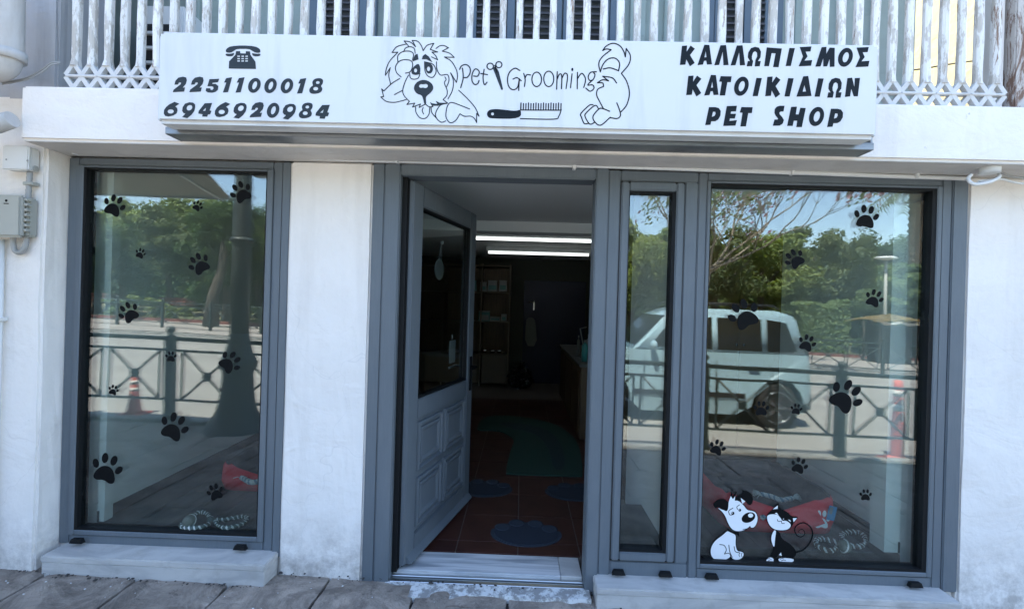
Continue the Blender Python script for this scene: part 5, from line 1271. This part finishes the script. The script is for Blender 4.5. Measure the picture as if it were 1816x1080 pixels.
# ---- car
def build_car(loc):
    t = bpy.data.objects.new('parked_car', None); COL.objects.link(t); t.location = loc
    tag(t, 'pale blue boxy small car passing behind the railing, reflected in the right window', 'car'); t['inv'] = 0
    Lc, Wc = 3.55, 1.60; fw, rw, wr = .68, 3.08, .30
    # side profile in (x, z): front at x=0 heading -x
    def arch(cx, r, a0=0, a1=180, n=10): return [(cx+r*math.cos(R(a1-(a1-a0)*k/n)), .30+r*math.sin(R(a1-(a1-a0)*k/n))) for k in range(n+1)]
    low = [(0.06,.22),(.30,.20)] + arch(fw, .36) + [(1.2,.19),(2.5,.19)] + arch(rw, .36) + [(3.42,.24)]
    up = [(3.53,.30),(3.55,.55),(3.52,.92),(3.50,.98),(1.05,.95),(.55,.90),(.16,.80),(.02,.66),(0,.45)]
    secs = []
    g = MB().mat(M['car'])
    prof = low + up
    hw = Wc/2
    def yins(x, z): 
        k = .0
        if z > .80: k += (z-.80)*.25
        if z < .35: k += (.35-z)*.25
        if x < .25: k += (.25-x)**2*2.0
        if x > 3.40: k += (x-3.40)**2*2.5
        return k
    for s_ in (-1, 1):
        vsO = [g.b.verts.new((x, s_*(hw-yins(x,z)), z)) for x, z in prof]
        f = g.b.faces.new(vsO if s_ < 0 else vsO[::-1]); f.material_index = g.mi
        secs.append(vsO)
    n_ = len(prof)
    for k in range(n_):
        f = g.b.faces.new([secs[0][k], secs[1][k], secs[1][(k+1)%n_], secs[0][(k+1)%n_]]); f.material_index = g.mi
    bmesh.ops.triangulate(g.b, faces=[f for f in g.b.faces if len(f.verts) > 4])
    g.build('body', t)
    # greenhouse
    gp = [(1.02,.93,.06),(1.55,1.42,.16),(1.80,1.50,.19),(3.10,1.52,.19),(3.38,1.45,.16),(3.50,.95,.06)]
    g = MB().mat(M['car'])
    A = [g.b.verts.new((x, -(hw-i_), z)) for x, z, i_ in gp]; Bv = [g.b.verts.new((x, hw-i_, z)) for x, z, i_ in gp]
    g.b.faces.new(A); g.b.faces.new(Bv[::-1])
    for k in range(len(gp)): g.b.faces.new([A[k], Bv[k], Bv[(k+1)%len(gp)], A[(k+1)%len(gp)]])
    for f in g.b.faces: f.material_index = 0
    bmesh.ops.bevel(g.b, geom=list(g.b.edges), offset=.035, segments=3, affect='EDGES')
    for f in g.b.faces: f.smooth = True
    g.build('cabin', t)
    def side_pt(x, z, s_): 
        k = (z-.93)/(1.42-.93); return (x, s_*(hw-.06-.10*max(0,k)+.012), z)
    for s_ in (-1, 1):
        for wn in ([(1.28,1.0),(1.62,1.37),(2.16,1.40),(2.16,1.0)], [(2.24,1.0),(2.24,1.40),(2.85,1.40),(2.85,1.0)], [(2.93,1.0),(2.93,1.40),(3.22,1.37),(3.36,1.02)]):
            g = MB(); P1 = [side_pt(x, z, s_) for x, z in wn]; P0 = [(x, y-s_*.05, z) for x, y, z in P1]
            g.face(P1); g.face(P0[::-1])
            for k in range(4): g.face([P1[k], P0[k], P0[(k+1)%4], P1[(k+1)%4]])
            g.build('side_window', t, M['car_glass'])
        for xx in (1.20, 2.20, 2.98 if False else 2.20):
            g = MB(); g.box(xx-.004, xx+.004, s_*(hw+.001)-.004, s_*(hw+.001)+.004, .30, .86); g.build('door_line', t, M['car_trim'])
        for xx in (2.02, 2.72): g = MB(); g.box(xx-.08, xx+.08, s_*(hw+.01)-.012, s_*(hw+.01)+.012, .80, .83, .006); g.build('door_handle', t, M['car'])
        g = MB(); g.box(1.05, 2.62, s_*(hw+.004)-.008, s_*(hw+.004)+.008, .40, .46, .004); g.build('side_moulding', t, M['car_trim'])
        g = MB(); g.tube([(1.75, s_*(hw-.24), 1.53), (1.82, s_*(hw-.24), 1.575), (3.05, s_*(hw-.24), 1.585), (3.15, s_*(hw-.24), 1.54)], .014, 8); g.build('roof_rail', t, M['car_trim'])
        g = MB(); g.ball((1.30, s_*(hw+.07), 1.02), .085, 2, (.6,1,.75)); g.build('mirror', t, M['car'])
        g = MB(); g.ball((.13, s_*(hw-.20), .70), .11, 2, (.8,1.2,.75)); g.build('headlight', t, M['light_clear'])
        g = MB(); g.box(3.50, 3.565, s_*(hw-.16)-.04, s_*(hw-.16)+.04, .70, .95, .015); g.build('tail_light', t, M['light_red'])
    def quad(name, P1, off, mat):
        g = MB(); P0 = [Vector(p_)+Vector(off) for p_ in P1]; g.face(P0)
        for k in range(4): g.face([P1[k], P1[(k+1)%4], P0[(k+1)%4], P0[k]])
        g.build(name, t, mat)
    quad('windscreen', [(1.10,-.66,.99),(1.10,.66,.99),(1.52,.58,1.38),(1.52,-.58,1.38)], (-.022,0,.018), M['car_glass'])
    quad('rear_window', [(3.485,-.64,1.02),(3.485,.64,1.02),(3.40,.56,1.38),(3.40,-.56,1.38)], (.02,0,.004), M['car_glass'])
    g = MB(); g.box(-.03, .18, -.72, .72, .22, .50, .05); g.build('front_bumper', t, M['car']); g = MB(); g.box(3.42, 3.59, -.74, .74, .25, .52, .04); g.build('rear_bumper', t, M['car_trim'])
    g = MB(); g.box(-.012, .03, -.35, .35, .55, .66, .01); g.build('grille', t, M['car_trim'])
    for cx_ in (fw, rw):
        for s_ in (-1, 1):
            Mx = Matrix.Translation((cx_, s_*(hw-.11), wr)) @ Matrix.Rotation(R(90*s_), 4, 'X')
            g = MB(); g.lathe([(.19,-.09),(.27,-.10),(.298,-.07),(.30,0),(.298,.07),(.27,.10),(.19,.09)], 28, M4=Mx); wh = g.build('wheel', t, M['tyre'])
            g = MB(); g.tube([Mx @ Vector((.188*math.cos(q_*math.pi/14), .188*math.sin(q_*math.pi/14), -.094)) for q_ in range(28)], .013, 6, closed=True)
            for k in range(5):
                a = k*2*math.pi/5; P_ = [(math.cos(a+da)*r_, math.sin(a+da)*r_) for r_, da in ((.03,-.5),(.18,-.16),(.18,.16),(.03,.5))]
                vs_ = [g.b.verts.new(Mx @ Vector((x, y, -.097))) for x, y in P_]; g.b.faces.new(vs_)
            g.lathe([(.045,-.104),(.05,-.098),(.05,-.09)], 14, M4=Mx); g.build('rim', wh, M['rim'], recalc=False)
    return t
pc = rat(1385, 700, 4.15)
car_x = pc.x - 3.08
car = build_car((car_x, -4.15-.80, gz(pc.x)-.085))
car.rotation_euler.y = SL; car.scale = (1, 1, 1.10)

# ---- trees
def crown_mesh(name, n, rx, ry, rz, leafs, seed, mat, clumps=48, droop=0, blossom=None, bl=0):
    rr = random.Random(seed); g = MB().mat(mat)
    if blossom: g.mats.append(blossom)
    cl = []
    for k in range(clumps):
        d = Vector((rr.gauss(0,1), rr.gauss(0,1), rr.gauss(0,1))).normalized()*rr.uniform(.35, .95)
        cl.append((Vector((d.x*rx, d.y*ry, d.z*rz)), rr.uniform(.14, .36)))
    vs = []; fs = []; mi = []
    for i in range(n):
        c, r = rr.choice(cl); d = Vector((rr.gauss(0,1), rr.gauss(0,1), rr.gauss(0,1))).normalized()*r*(rr.random()**.45)
        p_ = c + Vector((d.x*rx, d.y*ry, d.z*rz*.8)); s_ = leafs*rr.uniform(.5, 1.2)
        nrm = (d.normalized()+Vector((rr.uniform(-.8,.8), rr.uniform(-.8,.8), rr.uniform(-.3,1.0)))).normalized()
        u = nrm.orthogonal().normalized(); u = (Quaternion(nrm, rr.uniform(0, 6.28)) @ u); v = nrm.cross(u)
        b_ = len(vs); vs += [p_-u*s_, p_+v*s_*.38, p_+u*s_-Vector((0,0,droop*s_)), p_-v*s_*.38]; fs.append((b_, b_+1, b_+2, b_+3)); mi.append(1 if (blossom and rr.random() < bl) else 0)
    me = bpy.data.meshes.new(name); me.from_pydata([tuple(v) for v in vs], [], fs)
    for m_ in g.mats: me.materials.append(m_)
    for pl, k in zip(me.polygons, mi): pl.material_index = k
    g.b.free(); return me
crowns = [crown_mesh('crown', 13000, 2.3, 2.0, 1.9, .13, 11, M['leaf']), crown_mesh('crown', 13000, 2.4, 2.0, 2.2, .14, 12, M['leaf_light']), crown_mesh('crown', 13000, 2.2, 2.0, 2.4, .13, 13, M['leaf_dark']), crown_mesh('crown', 12000, 2.2, 2.0, 1.9, .13, 14, M['leaf_grey'], droop=.6)]
def trunk_mesh(h, seed):
    rr = random.Random(seed); g = MB(); g.tube([(0,0,-.3),(.05,0,h*.3),(-.05,.05,h*.6),(.0,0,h)], [.2,.15,.13,.10], 10)
    for k in range(6):
        a = rr.uniform(0,6.28); g.tube([(0,0,h*(.6+.06*k)), (math.cos(a)*.6, math.sin(a)*.6, h*.9), (math.cos(a)*1.3, math.sin(a)*1.3, h*1.15)], [.07,.05,.02], 6)
    me = g.mesh('trunk'); me.materials.append(M['bark']); return me
trunks = [trunk_mesh(2.6, 1), trunk_mesh(3.0, 2)]
def tree(px, d, ztop, kind, sc, lab):
    p_ = rat(px, 500, d); t = bpy.data.objects.new('tree', None); COL.objects.link(t); t.location = (p_.x, -d, gzc(p_.x)); t['inv'] = 0
    tag(t, lab, 'tree', 'park trees across the road')
    zc_ = ztop - gzc(p_.x) - 1.9*sc
    o = link('trunk', trunks[kind % 2], t, (0,0,0)); o.scale = (sc, sc, max(.6, zc_/2.7)); o.matrix_parent_inverse = Matrix.Identity(4)
    o = link('crown', crowns[kind], t, (0,0,zc_)); o.scale = (sc, sc, sc); o.rotation_euler.z = random.uniform(0, 6); o.matrix_parent_inverse = Matrix.Identity(4)
def topz(px, py, d): return rat(px, py, d).z
specs = [ # px of reflection, py of crown top, distance, kind, scale, label
 (40,330,20,0,1.2,'green park tree far left of the left window reflection'),
 (170,385,19,2,1.0,'dark low tree behind the first railing bays, left window'),
 (215,352,24,1,1.15,'light green tree in the left half of the left window'),
 (300,360,21,0,1.0,'mid green tree in the middle of the left window'),
 (350,350,26,1,1.2,'yellowish tree left of the lamp post in the left window'),
 (400,378,18.5,2,.95,'dark leaning tree just left of the lamp post'),
 (455,385,22,0,1.0,'green tree to the right of the lamp post'),
 (540,350,24,2,1.2,'dark tree opposite the white pier'),
 (650,340,22,0,1.3,'green tree opposite the left door jamb'),
 (780,330,25,1,1.4,'light tree opposite the open door'),
 (900,340,22,2,1.3,'dark tree opposite the entrance'),
 (1010,360,24,0,1.3,'green tree opposite the right door jamb'),
 (1120,390,19,1,1.0,'bright green tree in the narrow window'),
 (1190,400,21,3,1.1,'grey green tree at the right of the narrow window'),
 (1270,395,19,0,1.1,'green tree behind the car roof in the right window'),
 (1350,415,22,1,1.1,'yellow green tree in the middle of the right window'),
 (1420,400,24,0,1.15,'broad green tree left of the sky gap in the right window'),
 (1500,412,21,0,1.05,'green tree below the topmost paw sticker'),
 (1545,420,27,2,1.2,'dark tree beside the street lamp'),
 (1612,455,17.8,3,.8,'drooping grey green tree under the palm'),
 (1670,400,24,2,1.2,'dark tree right of the palm'),
 (1760,380,24,0,1.3,'green tree at the far right of the park')]
for px, py, d, k, s_, lb in specs: tree(px, d, topz(px, py, d), k, s_, lb)
# understorey: dense hedge mass behind the trees
def hedge(name, px0, px1, d, pytop, dep, mat, lab, grp=None, kind=None, n=5000, ls=.13, seed=0):
    a, b = rat(px0, pytop, d), rat(px1, pytop, d); rr = random.Random(seed)
    zt = (a.z+b.z)/2; zb_ = gzc((a.x+b.x)/2); vs = []; fs = []
    for i in range(n):
        x = rr.uniform(a.x, b.x); top_ = zt + .12*math.sin(x*2.3)+.08*math.sin(x*5.1)
        z = zb_ + (top_-zb_)*(rr.random()**.7); y = -d - rr.uniform(0, dep)
        if rr.random() < .35: z = top_ - abs(rr.gauss(0,.05))
        elif rr.random() < .5: y = -d - abs(rr.gauss(0, .08))
        p_ = Vector((x, y, z)); s_ = ls*rr.uniform(.5,1.2); nrm = Vector((rr.uniform(-1,1), rr.uniform(-.2,1.4), rr.uniform(-.2,1.2))).normalized(); u = Quaternion(nrm, rr.uniform(0,6.28)) @ nrm.orthogonal().normalized(); v = nrm.cross(u)
        k = len(vs); vs += [p_-u*s_, p_+v*s_*.4, p_+u*s_, p_-v*s_*.4]; fs.append((k,k+1,k+2,k+3))
    # woody core
    k = len(vs); X0, X1, Y0, Y1, Z0, Z1 = a.x+.1, b.x-.1, -d-dep+.12, -d-.15, zb_-.05, zt-.18
    vs += [Vector(q) for q in ((X0,Y0,Z0),(X1,Y0,Z0),(X1,Y1,Z0),(X0,Y1,Z0),(X0,Y0,Z1),(X1,Y0,Z1),(X1,Y1,Z1),(X0,Y1,Z1))]
    fs += [tuple(k+i for i in q) for q in ((0,3,2,1),(4,5,6,7),(0,1,5,4),(1,2,6,5),(2,3,7,6),(3,0,4,7))]
    me = bpy.data.meshes.new(name); me.from_pydata([tuple(v) for v in vs], [], fs); me.materials.append(mat)
    o = link(name, me); tag(o, lab, 'hedge' if kind is None else 'undergrowth', grp, kind); return o
hedge('undergrowth', -500, 620, 29, 430, 1.5, M['leaf_dark'], 'dark mass of undergrowth behind the park trees, left half', kind='stuff', n=22000, ls=.30, seed=1)
hedge('undergrowth', 600, 1250, 29, 440, 1.5, M['leaf_dark'], 'dark mass of undergrowth behind the park trees, middle', kind='stuff', n=12000, ls=.30, seed=2)
hedge('undergrowth', 1230, 2400, 29, 455, 1.5, M['leaf_dark'], 'dark mass of undergrowth behind the park trees, right half', kind='stuff', n=22000, ls=.30, seed=3)
hedge('hedge', 1428, 1510, 18.0, 540, .9, M['leaf_grey'], 'clipped green hedge reflected in the middle of the right window', seed=4)
hedge('hedge', 1180, 1400, 18.2, 560, .9, M['leaf_dark'], 'long dark hedge hidden partly by the reflected car', seed=5)
# low shrubs in the left window
def shrub(px, py, d, r, mat, lab, seed):
    p_ = rat(px, py, d); me = crown_mesh('shrub', 1500, r, r*.8, r*.55, .07, seed, mat, 14); o = link('shrub', me, None, (p_.x, -d, gzc(p_.x)+r*.5)); tag(o, lab, 'shrub', 'low shrubs behind the far railing')
for a in ((205,525,17.9,.75,M['leaf_grey'],'low grey green shrub at the left of the left window reflection',21),(255,520,18.3,1.0,M['leaf_light'],'rounded light green shrub in the middle of the left window',22),(315,522,17.9,.85,M['leaf_light'],'light green shrub just left of the leaning tree',23),(445,505,17.9,.9,M['leaf_grey'],'pale flowering shrub right of the lamp post in the left window',24),(1528,590,18.4,.8,M['leaf_dark'],'dark shrub between the hedge and the thatched umbrella',25),(1630,590,18.2,.9,M['leaf_light'],'light shrub at the right edge of the right window reflection',26)): shrub(*a)
# bare branched jacaranda close to the road
JX = rat(1235, 650, 13.9)
t = thing('jacaranda_tree', 'bare branched tree with mauve blossom reflected at the top left of the right window', 'tree', (JX.x, -13.9, gz(JX.x)))
rr = random.Random(9)
def branch(g, p_, d, L_, r, depth, leaves):
    pts = [p_.copy()]; n_ = 5; q = p_.copy(); dd = d.copy()
    for k in range(n_):
        dd = (dd + Vector((rr.uniform(-.35,.35), rr.uniform(-.3,.3), rr.uniform(-.12,.24)))).normalized(); q = q + dd*L_/n_; pts.append(q.copy())
    g.tube(pts, [r*(1-.12*k) for k in range(n_+1)], 6, cap=False)
    if depth > 0:
        for k in range(3):
            s_ = rr.choice(pts[2:]); nd = (dd + Vector((rr.uniform(-1,1), rr.uniform(-.7,.7), rr.uniform(-.3,.6)))).normalized(); branch(g, s_, nd, L_*.68, r*.55, depth-1, leaves)
    else: leaves.append(q)
g = MB(); tips = []
base = Vector((JX.x, -13.9, gz(JX.x)))
g.tube([base, base+Vector((.1,0,1.5)), base+Vector((.3,0,2.9))], [.20,.16,.14], 10)
for k in range(8):
    a = -1.2+k*.42; branch(g, base+Vector((.3,0,2.5+.07*k)), Vector((math.sin(a)*1.0+.25, .35*math.cos(k*2), .75)).normalized(), 2.6, .05, 3, tips)
g.build('trunk', t, M['bark_pale'])
vs, fs, mi = [], [], []
for q in tips:
    for k in range(26):
        p_ = q + Vector((rr.gauss(0,.20), rr.gauss(0,.20), rr.gauss(0,.16))); s_ = rr.uniform(.05,.12); nrm = Vector((rr.uniform(-1,1), rr.uniform(-1,1), rr.uniform(-.5,1))).normalized(); u = nrm.orthogonal().normalized(); v = nrm.cross(u)
        b_ = len(vs); vs += [p_-u*s_, p_+v*s_*.4, p_+u*s_, p_-v*s_*.4]; fs.append((b_,b_+1,b_+2,b_+3)); mi.append(1 if rr.random() < (.6 if q.x > base.x+1.2 else .1) else 0)
me = bpy.data.meshes.new('crown'); me.from_pydata([tuple(v) for v in vs], [], fs); me.materials.append(M['leaf_light']); me.materials.append(M['blossom'])
for pl, k in zip(me.polygons, mi): pl.material_index = k
link('crown', me, t)
# palm trunk on the right
PX = rat(1626, 600, 18.6)
t = thing('palm_tree', 'tall rough palm trunk reflected at the right of the right window', 'palm', (PX.x, -18.6, gz(PX.x)))
pts, rs = [], []
for k in range(60): z = k*.13; pts.append((PX.x, -18.6, gz(PX.x)+z)); rs.append(.36+(.07 if k % 2 else 0)-.0008*k)
MB().tube(pts, rs, 14).build('trunk', t, M['bark_palm'])
g = MB()
for k in range(26):
    a = k*2.4; el_ = rr.uniform(-.3, .9); top_ = Vector((PX.x, -18.6, gz(PX.x)+7.7)); d = Vector((math.cos(a)*math.cos(el_), math.sin(a)*math.cos(el_), math.sin(el_)))
    P_ = [top_ + d*s_ + Vector((0,0,-.16*s_*s_)) for s_ in (0,.6,1.2,1.8,2.4)]; sd = Vector((-math.sin(a), math.cos(a), 0))
    for i in range(4):
        for j in range(5):
            b0 = P_[i].lerp(P_[i+1], j/5)
            for sg in (-1, 1): e_ = b0 + sd*sg*.38 + (P_[i+1]-P_[i])*.4 + Vector((0,0,-.12)); w_ = (P_[i+1]-P_[i])*.05; g.face([b0-w_, b0+w_, e_])
g.build('crown', t, M['leaf'], recalc=False)
# thin park lamp, thatched parasol with white cover
q = rat(1571, 600, 16.2)
t = thing('park_lamp', 'slim pale lamp post with flat disc head in the right window reflection', 'street lamp', (q.x,-16.2,gz(q.x)))
zt = rat(1572, 457, 16.2).z
MB().tube([(q.x,-16.2,gz(q.x)), (q.x,-16.2,zt)], .055, 12).build('pole', t, M['plastic_grey']); MB().lathe([(.08,-.10),(.36,-.03),(.38,0),(.30,.05),(.05,.08)], 20, (q.x,-16.2,zt)).build('lamp_head', t, M['plastic_white'])
q = rat(1578, 620, 15.4)
t = thing('thatched_kiosk', 'small kiosk with dry thatch roof and draped white cloth behind the far railing', 'kiosk', (q.x,-15.4,gz(q.x)))
zt = rat(1578, 572, 15.4).z; gq = gz(q.x)
for sx in (-.8,.8):
    for sy in (-.4,.4): MB().tube([(q.x+sx*.8,-15.4+sy,gq), (q.x+sx*.8,-15.4+sy,zt)], .04, 8).build('leg', t, M['bark'])
MB().box(q.x-.55, q.x+.55, -15.75, -15.05, gq, zt-.12, .02).build('cabinet', t, M['car_trim'])
g = MB()
for k in range(1400):
    x = rr.uniform(-.95,.95); y = rr.uniform(-.7,.7); z = zt+.30-abs(x)*.16-abs(y)*.2; p_ = Vector((q.x+x,-15.4+y,z)); d = Vector((x*.12+rr.uniform(-.1,.1), y*.2+rr.uniform(-.1,.1), -.05)); w_ = Vector((rr.uniform(-.03,.03), rr.uniform(-.03,.03), .01)); g.face([p_-w_, p_+w_, p_+d])
g.build('thatch', t, M['thatch'], recalc=False)
g = MB(); P_ = spline([(q.x-.75,-14.95,zt+.02),(q.x-.4,-14.95,zt-.12),(q.x,-14.95,zt-.03),(q.x+.4,-14.95,zt-.10),(q.x+.75,-14.95,zt)], 6)
for a, b in zip(P_, P_[1:]): g.face([a, b, b+Vector((0,0,.08)), a+Vector((0,0,.08))]); g.face([a+Vector((0,.3,.05)), b+Vector((0,.3,.05)), b, a])
g.build('cloth', t, M['plastic_white'], recalc=False)
# leaning trunk and parked things in the left reflection
q = rat(372, 590, 15.6)
t = thing('leaning_tree', 'dark tree trunk leaning right beside the lamp post in the left window', 'tree', (q.x,-15.6,gzc(q.x)))
z_ = gzc(q.x); tp = rat(395, 420, 15.6)
MB().tube([(q.x,-15.6,z_-.1), (q.x+.05,-15.6,z_+1.2), (tp.x-.05,-15.6,z_+2.2), (tp.x+.1,-15.6,tp.z+.3)], [.30,.20,.17,.12], 12).build('trunk', t, M['bark'])
o = link('crown', crowns[2], None, None); o.parent = t; o.matrix_parent_inverse = Matrix.Identity(4); o.location = (.5, -.3, tp.z-z_+.6); o.scale = (.75,.7,.5)
# park bench row (red slats)
q = rat(300, 482, 19.0)
def bench(px, lab):
    q = rat(px, 484, 20.5); z = gzc(q.x); t = thing('park_bench', lab, 'bench', (q.x,-20.5,z), 'benches under the park trees')
    for k in range(3): bx('slat', M['red_kerb'], q.x-.9, q.x+.9, -20.52, -20.48, z+.55+k*.14, z+.64+k*.14, t, .005)
    for k in range(3): bx('slat', M['red_kerb'], q.x-.9, q.x+.9, -20.42+k*.13, -20.32+k*.13, z+.44, z+.47, t, .005)
    for s_ in (-.7,.7): bx('leg', M['car_trim'], q.x+s_-.03, q.x+s_+.03, -20.55, -20.0, z, z+.439, t, .005)
bench(315, 'red slatted park bench in the shade, middle of the left window'); bench(178, 'red slatted park bench in the shade, left part of the left window')
